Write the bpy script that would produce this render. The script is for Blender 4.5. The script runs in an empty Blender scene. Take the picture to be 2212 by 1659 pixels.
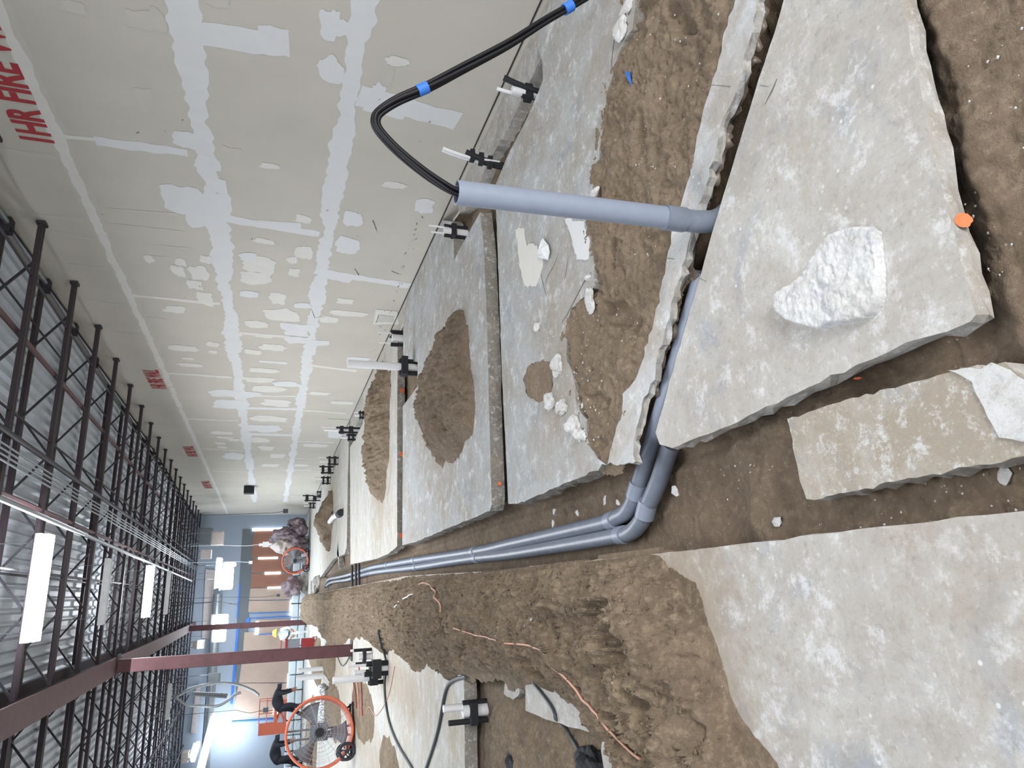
import bpy, bmesh, math, random
import numpy as np
from mathutils import Vector, Matrix, noise as mnoise
random.seed(7)
S = bpy.context.scene
COL = S.collection

# ------------------------------------------------------------------ camera
FP = 1500.0; PX = 1106.0; PY = 829.5; HC = 1.62
def _n(v):
    v = np.array(v, float); return v/np.linalg.norm(v)
dy_ = _n((580-PX, 1293-PY, FP))
_a = -FP*FP/((580-PX)+.055*(1293-PY))
dn_ = _n((_a, _a*.055, FP))
rx_ = np.cross(dn_, dy_)
if rx_ @ np.array([885-PX, -4250-PY, FP]) < 0: rx_ = -rx_
up_ = -dn_
cam_d = bpy.data.cameras.new('camera'); cam = bpy.data.objects.new('camera', cam_d); COL.objects.link(cam)
cam_d.sensor_fit = 'HORIZONTAL'; cam_d.sensor_width = 36; cam_d.lens = 36*FP/2212
cam_d.clip_start = .05; cam_d.clip_end = 200
cx = Vector((rx_[0], dy_[0], up_[0])); cy = -Vector((rx_[1], dy_[1], up_[1])); cz = -Vector((rx_[2], dy_[2], up_[2]))
M = Matrix((( cx.x, cy.x, cz.x, 0), (cx.y, cy.y, cz.y, 0), (cx.z, cy.z, cz.z, HC), (0, 0, 0, 1)))
cam.matrix_world = M
S.camera = cam
S.view_settings.view_transform = 'Standard'; S.view_settings.look = 'None'
S.view_settings.exposure = 0.76; S.view_settings.gamma = 1; S.view_settings.use_curve_mapping = False
S.cycles.max_bounces = 6; S.cycles.diffuse_bounces = 4; S.cycles.use_denoising = True
S.cycles.sample_clamp_indirect = 6
# soft world light, let in by leaving the unseen rear side open
W = bpy.data.worlds.new('world'); S.world = W; W.use_nodes = True
W.node_tree.nodes['Background'].inputs[0].default_value = (.93, .96, 1, 1)
W.node_tree.nodes['Background'].inputs[1].default_value = .95
def area(name, loc, size, power, col, rot=(0, 0, 0)):
    l = bpy.data.lights.new(name, 'AREA'); l.shape = 'RECTANGLE'; l.size, l.size_y = size; l.energy = power; l.color = col
    o = bpy.data.objects.new(name, l); o.location = loc; o.rotation_euler = rot; COL.objects.link(o); return o
area('ceiling_light_near', (-.2, 2.5, 3.85), (3, 1.2), 70, (.96, .98, 1))
area('rear_relief_light', (2.2, -4.5, 2.6), (2.2, 1.6), 230, (1, .99, .97), (math.radians(78), 0, math.radians(12)))  # added unseen area light from behind, grazing the floor to bring out relief
area('ceiling_light_middle', (-.2, 13, 3.9), (2.5, 9), 230, (.93, .97, 1))
area('ceiling_light_far', (-.6, 27, 3.9), (4, 9), 360, (.88, .95, 1))
area('ceiling_light_left_bay', (-6, 16, 3.9), (3, 12), 380, (.92, .97, 1))
for _k, (_x, _y, _z, _p) in enumerate(((-5.6, 35.8, 3.0, 170), (1.6, 33.5, 3.2, 50), (-1.2, 34.5, 3.3, 50))):
    _l = bpy.data.lights.new('far_lamp_light', 'POINT'); _l.energy = _p; _l.color = (.8, .9, 1); _l.shadow_soft_size = .25
    _o = bpy.data.objects.new('far_lamp_light', _l); _o.location = (_x, _y, _z); COL.objects.link(_o)

# measured points of the room: rays from the eye point meet real planes (floor, walls)
def ray(u, v):
    d = np.array([u-PX, v-PY, FP]); return np.array([d@rx_, d@dy_, -(d@dn_)])
def fl(u, v, z=0.):
    r = ray(u, v); t = (z-HC)/r[2]; return (float(r[0]*t), float(r[1]*t))
def pl(u, v, ax, val):
    r = ray(u, v); o = (0, 0, HC); t = (val-o[ax])/r[ax]; return Vector((float(r[0]*t), float(r[1]*t), float(r[2]*t+HC)))
XW = 4.0; YF = 37.0

# ------------------------------------------------------------------ materials
class NT:
    def __init__(s, name, rough=.8, metal=0.):
        s.m = bpy.data.materials.new(name); s.m.use_nodes = True; s.t = s.m.node_tree; s.b = s.t.nodes['Principled BSDF']
        s.b.inputs['Roughness'].default_value = rough; s.b.inputs['Metallic'].default_value = metal
        s.tc = s.t.nodes.new('ShaderNodeTexCoord')
    def n(s, ty, **k):
        x = s.t.nodes.new('ShaderNode'+ty)
        for a, b in k.items(): setattr(x, a, b)
        return x
    def l(s, a, b): s.t.links.new(a, b)
    def map(s, sc=(1, 1, 1), loc=(0, 0, 0)):
        m = s.n('Mapping'); s.l(s.tc.outputs['Object'], m.inputs[0]); m.inputs['Scale'].default_value = sc; m.inputs['Location'].default_value = loc; return m.outputs[0]
    def noise(s, scale, detail=5, rough=.6, vec=None, dist=0.):
        x = s.n('TexNoise'); x.inputs['Scale'].default_value = scale; x.inputs['Detail'].default_value = detail
        x.inputs['Roughness'].default_value = rough; x.inputs['Distortion'].default_value = dist
        s.l(vec or s.tc.outputs['Object'], x.inputs['Vector']); return x.outputs['Fac']
    def ramp(s, f, pts):
        r = s.n('ValToRGB'); s.l(f, r.inputs[0]); e = r.color_ramp.elements
        while len(e) > 1: e.remove(e[-1])
        e[0].position = pts[0][0]; e[0].color = c4(pts[0][1])
        for p, c in pts[1:]:
            k = e.new(p); k.color = c4(c)
        return r.outputs[0]
    def mix(s, f, a, b, mode='MIX'):
        m = s.n('Mix', data_type='RGBA', blend_type=mode)
        for sock, v in ((m.inputs[0], f), (m.inputs[6], a), (m.inputs[7], b)):
            if hasattr(v, 'is_linked') or isinstance(v, bpy.types.NodeSocket): s.l(v, sock)
            elif isinstance(v, (int, float)): sock.default_value = v
            else: sock.default_value = c4(v)
        return m.outputs[2]
    def mapr(s, f):
        m = s.n('MapRange'); m.inputs['From Max'].default_value = 2.6; s.l(f, m.inputs[0]); return m.outputs[0]
    def col(s, c):
        if isinstance(c, bpy.types.NodeSocket): s.l(c, s.b.inputs['Base Color'])
        else: s.b.inputs['Base Color'].default_value = c4(c)
    def bump(s, f, dist, strength=1.):
        b = s.n('Bump'); b.inputs['Distance'].default_value = dist; b.inputs['Strength'].default_value = strength
        s.l(f, b.inputs['Height']); s.l(b.outputs[0], s.b.inputs['Normal'])
def lin(c): return tuple(((x/255)/12.92 if x/255 <= .04045 else ((x/255+.055)/1.055)**2.4) for x in c)
def c4(c):
    if isinstance(c, (int, float)): return (c, c, c, 1)
    if max(c) > 1.5: c = lin(c)
    return (*c, 1) if len(c) == 3 else tuple(c)
def plain(name, c, rough=.6, metal=0., var=.12, scale=9., bump=0.):
    t = NT(name, rough, metal)
    f = t.noise(scale, 4)
    c0 = c4(c)[:3]
    t.col(t.ramp(f, [(.25, tuple(x*(1-var) for x in c0)), (.75, tuple(min(1, x*(1+var)) for x in c0))]))
    if bump: t.bump(f, bump)
    return t.m
def concrete(name, base=(188, 190, 192), dust=(168, 158, 146), dark=(140, 146, 156), dusty=.5, loc=(0, 0, 0), streak=(1, 1, 1), stains=()):
    t = NT(name, .85)
    v = t.map(streak, loc)
    a = t.noise(1.7, 8, .68, v, .6); b = t.noise(6.5, 12, .78, v, .15); c = t.noise(48, 5, .7, v); g2 = t.noise(19, 8, .75, v)
    d = t.noise(3.1, 6, .65, t.map(streak, (loc[0]+9, loc[1]+3, 0)), .8)
    x = t.mix(t.ramp(a, [(.5-.2*dusty, 0.), (.72-.2*dusty, 1.)]), base, dust)
    x = t.mix(t.ramp(d, [(.55, 0.), (.72, .75)]), x, dark)
    x = t.mix(t.ramp(b, [(.53, 0.), (.62, .7)]), x, (212, 213, 215))
    x = t.mix(t.ramp(b, [(.33, .6), (.45, 0.)]), x, (150, 141, 130))
    e = t.noise(.9, 7, .7, t.map(streak, (loc[0]+31, loc[1]+13, 0)), .5); x = t.mix(t.ramp(e, [(.53, 0.), (.63, .6*dusty+.15)]), x, (158, 146, 132))
    x = t.mix(t.ramp(g2, [(.56, 0.), (.66, .5)]), x, (214, 214, 214)); x = t.mix(t.ramp(g2, [(.33, .5), (.43, 0.)]), x, (138, 131, 122))
    w = t.n('TexVoronoi'); w.inputs['Scale'].default_value = 17; t.l(v, w.inputs['Vector'])
    sp = t.ramp(w.outputs['Distance'], [(.07, 1.), (.14, 0.)])
    x = t.mix(t.mix(1., sp, t.ramp(d, [(.45, 0.), (.6, .8)]), 'MULTIPLY'), x, (222, 222, 220))
    x = t.mix(t.ramp(c, [(.3, .25), (.5, 0.)]), x, (120, 112, 104))
    for (sx, sy, rx, ry, k) in stains:      # dried dirt smeared over the floor
        mp = t.n('Mapping', vector_type='TEXTURE'); t.l(t.tc.outputs['Object'], mp.inputs[0]); mp.inputs['Location'].default_value = (sx, sy, 0); mp.inputs['Scale'].default_value = (rx, ry, 5)
        ln = t.n('VectorMath', operation='LENGTH'); t.l(mp.outputs[0], ln.inputs[0])
        ad = t.n('Math', operation='MULTIPLY_ADD'); t.l(b, ad.inputs[0]); ad.inputs[1].default_value = 1.6; t.l(ln.outputs['Value'], ad.inputs[2])
        x = t.mix(t.ramp(ad.outputs[0], [(0., 0.), (.02, k)]) if 0 else t.ramp(t.mapr(ad.outputs[0]), [(.42, k), (.72, 0.)]), x, (146, 130, 110))
    t.col(x)
    h = t.mix(.4, b, c); t.bump(h, .004, .6)
    return t.m
def soil(name, a=(128, 110, 92), b=(98, 82, 68), c=(158, 140, 118), bias=0.):
    t = NT(name, .95)
    f = t.noise(2.2, 8, .7, None, .5); g = t.noise(24, 6, .72); h = t.noise(95, 4, .7)
    x = t.mix(t.ramp(f, [(.35+bias, 0.), (.65+bias, 1.)]), b, a)
    x = t.mix(t.ramp(g, [(.5, 0.), (.72, .85)]), x, c)
    x = t.mix(t.ramp(g, [(.28, .7), (.42, 0.)]), x, tuple(k*.72 for k in b))
    w = t.n('TexVoronoi'); w.inputs['Scale'].default_value = 38; t.l(t.tc.outputs['Object'], w.inputs['Vector'])
    x = t.mix(t.mix(1., t.ramp(w.outputs['Distance'], [(.1, 1.), (.16, 0.)]), t.ramp(f, [(.5, 0.), (.62, .9)]), 'MULTIPLY'), x, (190, 184, 172))
    t.col(x); t.bump(t.mix(.45, g, h), .02, .9)
    return t.m

MAT = dict(
    slab=concrete('concrete_floor', loc=(0, 0, 0)),
    slab_n=concrete('concrete_near', base=(186, 184, 180), dust=(170, 165, 159), dusty=.7, loc=(4, 1, 0), stains=((-.35, 2.5, .8, .42, .6), (.0, 3.4, .3, 1.2, .9))),
    slab_c=concrete('concrete_bluish', base=(170, 172, 173), dust=(156, 150, 142), dark=(134, 140, 150), dusty=.4, loc=(2, 7, 0), stains=((1.9, 6.9, 1.1, 1.3, .7), (1.4, 3.6, .9, .5, .35), (2.9, 2.6, .5, .6, .4))),
    slab_f=concrete('concrete_far', base=(184, 184, 181), dust=(176, 168, 154), dark=(146, 152, 162), dusty=.4, loc=(12, 2, 0), streak=(.75, 1.25, 1), stains=((2.3, 11.4, 1.9, 1.4, .7), (2.2, 22, 2.2, 4, .6), (.0, 12, .35, 9, .9), (-2.4, 12, .6, 3, .5), (-1.9, 18, 1.4, 5, .6), (-1.1, 9.5, .5, 3.5, .6))),
    edge=concrete('concrete_cut_edge', base=(140, 136, 128), dust=(126, 120, 112), dark=(112, 112, 112), dusty=.6, streak=(3, 3, 3)),
    edge_l=concrete('concrete_dusty_edge', base=(178, 176, 172), dust=(160, 154, 146), dusty=.5, streak=(3, 3, 3)),
    rock=concrete('rubble', base=(204, 204, 204), dust=(190, 188, 184), dark=(158, 164, 176), dusty=.2, streak=(3, 3, 3)),
    small=concrete('concrete_sandy', base=(176, 172, 164), dust=(156, 146, 132), dusty=.9, loc=(7, 7, 1), streak=(2, 2, 2)),
    soil=soil('soil_damp', (128, 111, 94), (106, 91, 76), (150, 134, 114)),
    soil_f=soil('soil_dug', (138, 121, 102), (118, 102, 85), (158, 142, 121)),
    soil_y=soil('soil_sandy', (134, 117, 97), (103, 88, 73), (162, 145, 122)),
    drywall=plain('drywall_paper', (190, 185, 175), .9, 0, .05, 1.5),
    mud=plain('joint_compound', (210, 211, 212), .9, 0, .03, 5),
    mud2=plain('joint_compound_cream', (212, 210, 204), .9, 0, .04, 5),
    mudthin=plain('joint_compound_thin', (192, 188, 180), .9, 0, .04, 5),
    red=plain('stencil_red', (160, 45, 52), .8, 0, .1, 30),
    green=plain('spray_green', (120, 185, 130), .8),
    pencil=plain('scuff_dark', (105, 103, 100), .9),
    orange_spray=plain('spray_orange', (235, 120, 75), .8, 0, .15, 30),
    deck=plain('metal_deck', (190, 198, 207), .5, .25, .12, 3),
    steel=plain('red_iron', (46, 35, 41), .6, .1, .18, 6),
    steel_l=plain('red_iron_light', (92, 66, 70), .6, .0, .15, 7),
    colpaint=plain('column_paint', (84, 50, 54), .6, 0, .3, 5),
    dark=plain('dark_iron', (46, 44, 50), .6, .2),
    galv=plain('galvanised', (150, 156, 160), .35, .7, .15, 20),
    foil=plain('foil', (200, 202, 205), .3, .8, .3, 30, .01),
    pvc=plain('pvc_grey', (138, 147, 164), .42, 0, .06, 12),
    pvcd=plain('pvc_grey_dusty', (118, 126, 140), .4, 0, .14, 14),
    cable=plain('cable_black', (13, 13, 19), .5, 0, .2, 20),
    black=plain('foam_black', (26, 27, 32), .75, 0, .2, 30),
    blue=plain('tape_blue', (52, 112, 200), .6),
    white=plain('pvc_white', (222, 222, 224), .45, 0, .04, 8),
    orange=plain('orange_paint', (206, 104, 74), .45, 0, .08, 8),
    greyplastic=plain('grey_plastic', (128, 134, 142), .5, 0, .1, 8),
    tyre=plain('tyre', (40, 42, 50), .7),
    farwall=plain('painted_wall_bluish', (150, 160, 172), .9, 0, .04, 1),
    farwall_l=plain('painted_wall_white', (196, 206, 220), .9, 0, .04, 1),
    greywall=plain('grey_header', (104, 110, 114), .9, 0, .05, 2),
    kraft=plain('kraft_paper', (178, 158, 144), .85, 0, .08, 1.2, .02),
    kraft_r=plain('kraft_paper_red', (146, 104, 86), .85, 0, .1, 1.2, .02),
    cardboard=plain('cardboard', (190, 180, 176), .8),
    mauve=plain('mauve_plastic', (128, 114, 120), .55, 0, .25, 3, .02),
    wrap=plain('white_wrap', (214, 226, 232), .5, 0, .05, 3, .01),
    paper=plain('white_scrap', (226, 228, 230), .8),
    skin=plain('skin', (150, 105, 85), .6),
    cloth=plain('dark_cloth', (26, 26, 36), .9, 0, .2, 12),
    hat=plain('yellow_hat', (232, 214, 70), .4),
    redpaint=plain('red_paint', (150, 34, 40), .5),
    tan=plain('copper_tan', (196, 150, 130), .6),
    cord=plain('dark_cord', (58, 66, 70), .5),
    vapor=plain('grey_film', (122, 110, 100), .4, 0, .25, 8, .01),
    deckwhite=plain('white_grey_metal', (200, 202, 204), .5, .1),
)
MAT['cable'].node_tree.nodes['Principled BSDF'].inputs['Specular IOR Level'].default_value = .3
def emis(name, col, st):
    m = bpy.data.materials.new(name); m.use_nodes = True; b = m.node_tree.nodes['Principled BSDF']
    b.inputs['Emission Color'].default_value = c4(col); b.inputs['Emission Strength'].default_value = st; b.inputs['Base Color'].default_value = (.8, .8, .8, 1); return m
MAT['lamp'] = emis('lamp_glow', (.93, .96, 1), 42)
MAT['lampf'] = emis('far_lamp_glow', (.85, .93, 1), 12)
MAT['day'] = emis('daylight_gap', (.8, .9, 1), 3.0)

# ------------------------------------------------------------------ mesh helpers
ORG = {}
class MB:
    def __init__(s): s.v = []; s.f = []; s.m = []
    def add(s, vs, fs, mi=0):
        b = len(s.v); s.v += [tuple(p) for p in vs]; s.f += [tuple(b+i for i in f) for f in fs]; s.m += [mi]*len(fs); return s
    def box(s, a, b, mi=0):
        x0, y0, z0 = a; x1, y1, z1 = b
        return s.add([(x0,y0,z0),(x1,y0,z0),(x1,y1,z0),(x0,y1,z0),(x0,y0,z1),(x1,y0,z1),(x1,y1,z1),(x0,y1,z1)],
                     [(0,3,2,1),(4,5,6,7),(0,1,5,4),(1,2,6,5),(2,3,7,6),(3,0,4,7)], mi)
    def bar(s, p, q, w, h=None, mi=0, up=(0, 0, 1)):
        p = Vector(p); q = Vector(q); h = h or w; d = (q-p).normalized(); u = Vector(up)
        sd = d.cross(u)
        if sd.length < 1e-4: sd = d.cross(Vector((1, 0, 0)))
        sd.normalize(); u = sd.cross(d).normalized(); vs = []
        for c in (p, q):
            for i, j in ((-1,-1),(1,-1),(1,1),(-1,1)): vs.append(c+sd*(i*w/2)+u*(j*h/2))
        return s.add(vs, [(0,1,2,3),(7,6,5,4),(0,4,5,1),(1,5,6,2),(2,6,7,3),(3,7,4,0)], mi)
    def tube(s, pts, r, n=10, mi=0, cap=True, rad=None):
        P = [Vector(p) for p in pts]; k = len(P)
        t = [(P[min(i+1, k-1)]-P[max(i-1, 0)]).normalized() for i in range(k)]
        u = t[0].orthogonal().normalized(); vs = []
        for i in range(k):
            u = (u-t[i]*u.dot(t[i])).normalized(); w = t[i].cross(u); rr = rad[i] if rad else r
            for j in range(n):
                a = 2*math.pi*j/n; vs.append(P[i]+(u*math.cos(a)+w*math.sin(a))*rr)
        fs = [(i*n+j, i*n+(j+1) % n, (i+1)*n+(j+1) % n, (i+1)*n+j) for i in range(k-1) for j in range(n)]
        if cap: fs += [tuple(range(n))[::-1], tuple((k-1)*n+j for j in range(n))]
        return s.add(vs, fs, mi)
    def prism(s, poly, z0, z1, mt=0, ms=1, jag=0., seed=0):
        n = len(poly); P = [Vector((p[0], p[1])) for p in poly]
        if sum(P[i].cross(P[(i+1) % n]) if False else P[i].x*P[(i+1) % n].y-P[(i+1) % n].x*P[i].y for i in range(n)) < 0: P.reverse()
        rs = random.Random(seed)
        mid = [Vector((p.x+rs.uniform(-jag, jag), p.y+rs.uniform(-jag, jag))) for p in P]
        bot = [Vector((p.x+rs.uniform(-jag, jag)*1.5, p.y+rs.uniform(-jag, jag)*1.5)) for p in P]
        vs = [(p.x, p.y, z1) for p in P]+[(p.x, p.y, (z0+z1)/2+rs.uniform(-.01, .01)) for p in mid]+[(p.x, p.y, z0) for p in bot]
        b = len(s.v)
        s.add(vs, [(n+i, n+(i+1) % n, (i+1) % n, i) for i in range(n)]+[(2*n+i, 2*n+(i+1) % n, n+(i+1) % n, n+i) for i in range(n)], ms)
        s.add([], [], 0); s.f.append(tuple(b+i for i in range(n))); s.m.append(mt)
        s.f.append(tuple(b+2*n+i for i in range(n))[::-1]); s.m.append(ms)
        return s
def obj(name, mb, mats, parent=None, smooth=False, tri=False):
    if not isinstance(mats, (list, tuple)): mats = [mats]
    o0 = ORG.get(parent.name, Vector((0, 0, 0))) if parent else Vector((0, 0, 0))
    me = bpy.data.meshes.new(name)
    vs = [(p[0]-o0.x, p[1]-o0.y, p[2]-o0.z) for p in mb.v]
    me.from_pydata(vs, [], mb.f)
    for m in mats: me.materials.append(MAT[m] if isinstance(m, str) else m)
    me.polygons.foreach_set('material_index', mb.m)
    if tri:
        bm = bmesh.new(); bm.from_mesh(me); bmesh.ops.triangulate(bm, faces=[f for f in bm.faces if len(f.verts) > 4]); bm.to_mesh(me); bm.free()
    if smooth: me.polygons.foreach_set('use_smooth', [True]*len(me.polygons))
    if smooth: me.set_sharp_from_angle(angle=.8)
    me.update()
    o = bpy.data.objects.new(name, me); COL.objects.link(o)
    if parent: o.parent = parent
    ORG[o.name] = o0
    return o
def tag(o, label=None, cat=None, group=None, kind=None):
    for k, v in (('label', label), ('category', cat), ('group', group), ('kind', kind)):
        if v: o[k] = v
    return o
def root(name, loc, label, cat, group=None):
    o = bpy.data.objects.new(name, None); o.empty_display_size = .1; COL.objects.link(o); o.location = loc
    ORG[o.name] = Vector(loc); return tag(o, label, cat, group)
def crom(pts, sub=6):
    P = [Vector(p) for p in pts]; out = []
    for i in range(len(P)-1):
        a = P[max(i-1, 0)]; b = P[i]; c = P[i+1]; d = P[min(i+2, len(P)-1)]
        for k in range(sub):
            t = k/sub; out.append(.5*((2*b)+(c-a)*t+(2*a-5*b+4*c-d)*t*t+(3*b-a-3*c+d)*t**3))
    out.append(P[-1]); return out
def jagline(poly, step=.06, amp=.006, closed=True, seed=1, sel=None):
    """poly: list of (x,y) ; returns densified polyline with irregular edge"""
    out = []; rs = random.Random(seed); n = len(poly)
    for i in range(n if closed else n-1):
        a = Vector(poly[i][:2]); b = Vector(poly[(i+1) % n][:2]); L = (b-a).length; k = max(1, int(L/step)) if L < 12 else max(1, int(L/(step*4)))
        am = amp if sel is None else amp*sel[i]
        nn = Vector((-(b-a).y, (b-a).x)).normalized() if L > 1e-6 else Vector((0, 0))
        for j in range(k):
            p = a.lerp(b, j/k)
            if j: p = p+nn*(rs.gauss(0, 1)*am*.6)+nn*am*1.4*mnoise.noise(Vector((p.x*6, p.y*6, seed)))
            out.append((p.x, p.y))
    return out

# numpy value noise
_tab = np.random.RandomState(5).rand(256, 256)
def vn(x, y):
    xi = np.floor(x).astype(int); yi = np.floor(y).astype(int); fx = x-xi; fy = y-yi
    fx = fx*fx*(3-2*fx); fy = fy*fy*(3-2*fy)
    g = lambda i, j: _tab[i & 255, j & 255]
    return (g(xi, yi)*(1-fx)+g(xi+1, yi)*fx)*(1-fy)+(g(xi, yi+1)*(1-fx)+g(xi+1, yi+1)*fx)*fy
def fbm(x, y, f=1., o=5, g=.5, ridge=False):
    r = 0; a = 1; t = 0
    for k in range(o):
        n = vn(x*f+17.3*k, y*f+9.1*k)
        if ridge: n = 1-abs(2*n-1)
        r = r+a*n; t += a; a *= g; f *= 2.03
    return r/t-.5
def sdf(X, Y, poly):
    """positive inside"""
    P = np.array(poly); n = len(P); d = np.full(X.shape, 1e9); ins = np.zeros(X.shape, bool)
    for i in range(n):
        a = P[i]; b = P[(i+1) % n]; e = b-a; L = e@e+1e-12
        t = np.clip(((X-a[0])*e[0]+(Y-a[1])*e[1])/L, 0, 1)
        d = np.minimum(d, (X-a[0]-t*e[0])**2+(Y-a[1]-t*e[1])**2)
        c = ((a[1] > Y) != (b[1] > Y))
        xx = a[0]+(Y-a[1])*e[0]/(e[1] if abs(e[1]) > 1e-12 else 1e-12)
        ins ^= c & (X < xx)
    d = np.sqrt(d); return np.where(ins, d, -d)
def ys(y0, y1, k=.004, m=.006):
    out = [y0]
    while out[-1] < y1: out.append(out[-1]+k*abs(out[-1])+m)
    return np.array(out)
def grid(name, xs, yy, Z, mat, keep=None, parent=None):
    nx, ny = len(xs), len(yy); X, Y = np.meshgrid(xs, yy, indexing='ij')
    co = np.stack([X, Y, Z], -1).reshape(-1, 3)
    idx = np.arange(nx*ny).reshape(nx, ny)
    q = np.stack([idx[:-1, :-1], idx[1:, :-1], idx[1:, 1:], idx[:-1, 1:]], -1)
    if keep is not None:
        kf = keep[:-1, :-1] | keep[1:, :-1] | keep[1:, 1:] | keep[:-1, 1:]; q = q[kf]
    q = q.reshape(-1, 4); used = np.unique(q); rm = np.zeros(nx*ny, int); rm[used] = np.arange(len(used)); q = rm[q]; co = co[used]
    me = bpy.data.meshes.new(name); me.vertices.add(len(co)); me.vertices.foreach_set('co', co.ravel())
    me.loops.add(len(q)*4); me.loops.foreach_set('vertex_index', q.ravel()); me.polygons.add(len(q))
    me.polygons.foreach_set('loop_start', np.arange(len(q))*4); me.polygons.foreach_set('use_smooth', np.ones(len(q), bool))
    me.materials.append(MAT[mat]); me.update(calc_edges=True); me.validate()
    o = bpy.data.objects.new(name, me); COL.objects.link(o); return o

# ------------------------------------------------------------------ room shell
deck_z = lambda y: 4.55+.026*(y-7.9)
jbot = lambda y: 4.12+.026*(y-7.9)
gbot = lambda y: 3.95+.028*(y-8.43)

# ceiling: corrugated metal deck, ribs along the hall
m = MB(); x = -14.; prof = []
while x < XW+.01:
    prof += [(x, 0), (x+.035, .038), (x+.105, .038), (x+.14, 0)]; x += .152
yy = [-6, 8, 20, 28, YF+.3]
for y in yy: m.v += [(px, y, deck_z(y)+pz) for px, pz in prof]
k = len(prof)
for a in range(len(yy)-1):
    for i in range(k-1): m.f.append((a*k+i, (a+1)*k+i, (a+1)*k+i+1, a*k+i+1)); m.m.append(0)
tag(obj('ceiling', m, 'deck'), 'corrugated grey metal roof deck', kind='structure')

# far wall
m = MB(); m.box((-14.2, YF, -.5), (XW+.2, YF+.2, 5.6), 0)
m.box((-4.9, YF-.02, 2.95), (XW, YF+.01, 5.5), 0)
tag(obj('wall_far', m, ['farwall']), kind='structure')
m = MB(); m.box((-14.2, -6, -.5), (-14, YF, 5.6)); tag(obj('wall_left', m, ['farwall_l']), kind='structure')

# right wall with taped joints and patches (one mesh: paint and compound are its surface)
class Wall:
    def __init__(s): s.mb = MB(); s.k = 0
    def poly(s, pts, mi, off=None):     # pts (y,z), slightly raised coat of compound
        s.k += 1; off = off or (.0015+.00002*s.k)
        n = len(pts); A = sum(pts[i][0]*pts[(i+1) % n][1]-pts[(i+1) % n][0]*pts[i][1] for i in range(n))
        if A > 0: pts = pts[::-1]
        s.mb.add([(XW-off, p[0], p[1]) for p in pts], [tuple(range(n))], mi)
    def strip(s, pts, w, mi, jag=.02, step=.06, seed=0, off=None):  # pts (y,z) centre line, w width or fn
        P = []; s.k += 1; off = off or (.0015+.00002*s.k)
        for i in range(len(pts)-1):
            a = Vector(pts[i]); b = Vector(pts[i+1]); L = (b-a).length; k = max(2, int(L/step))
            for j in range(k): P.append(a.lerp(b, j/k))
        P.append(Vector(pts[-1])); vs = []
        for i, p in enumerate(P):
            d = (P[min(i+1, len(P)-1)]-P[max(i-1, 0)]).normalized(); nn = Vector((-d.y, d.x))
            ww = w(p) if callable(w) else w
            f = lambda q: mnoise.noise(Vector((p.x*1.7+q, p.y*1.7, seed)))*1.6+mnoise.noise(Vector((p.x*9+q, p.y*9, seed)))*1.3
            u = p+nn*(ww/2+jag*f(0)); l = p-nn*(ww/2+jag*f(31))
            vs += [(XW-off, u.x, u.y), (XW-off, l.x, l.y)]
        n = len(P); s.mb.add(vs, [(2*i, 2*i+1, 2*i+3, 2*i+2) for i in range(n-1)], mi)
    def blob(s, y, z, ry, rz, mi, jag=.22, seed=None, n=26):
        rs = random.Random(seed if seed is not None else s.k+50); ph = rs.uniform(0, 99); pts = []
        for i in range(n):
            a = 2*math.pi*i/n; r = 1+jag*2*mnoise.noise(Vector((math.cos(a)*1.3, math.sin(a)*1.3, ph)))+jag*.5*rs.uniform(-1, 1)
            c, d = math.cos(a), math.sin(a); q = 1/max(abs(c), abs(d))**.55
            pts.append((y+ry*r*c*q*.9, z+rz*r*d*q*.9))
        s.poly(pts, mi)
WL = Wall()
WL.mb.add([(XW, -6, .0), (XW, YF, .0), (XW, YF, 5.6), (XW, -6, 5.6), (XW+.2, -6, -.6), (XW+.2, YF, -.6), (XW+.2, YF, 5.6), (XW+.2, -6, 5.6), (XW, -6, -.6), (XW, YF, -.6)],
          [(0, 3, 2, 1), (4, 5, 6, 7), (8, 9, 5, 4), (8, 0, 1, 9)], 0)
wz = lambda u, v: (lambda p: (p.y, p.z))(pl(u, v, 0, XW))
# horizontal tapes
WL.strip([(2.5, 1.2), (6, 1.2), (12, 1.185), (20, 1.17), (32, 1.15)], lambda p: .17+.04*math.sin(p.x*2.2), 1, .035, .04, 1)
WL.strip([(2.5, 2.40), (5, 2.40), (8, 2.375), (14, 2.38), (32, 2.40)], lambda p: .2+.05*math.sin(p.x*1.7+1), 1, .035, .04, 2)
WL.strip([(2.5, 3.60), (10, 3.60), (20, 3.63), (36.5, 3.7)], .16, 3, .012, .07, 3)
WL.strip([(2.5, 3.61), (10, 3.61), (20, 3.64), (36.5, 3.71)], .09, 2, .015, .07, 4)
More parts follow.
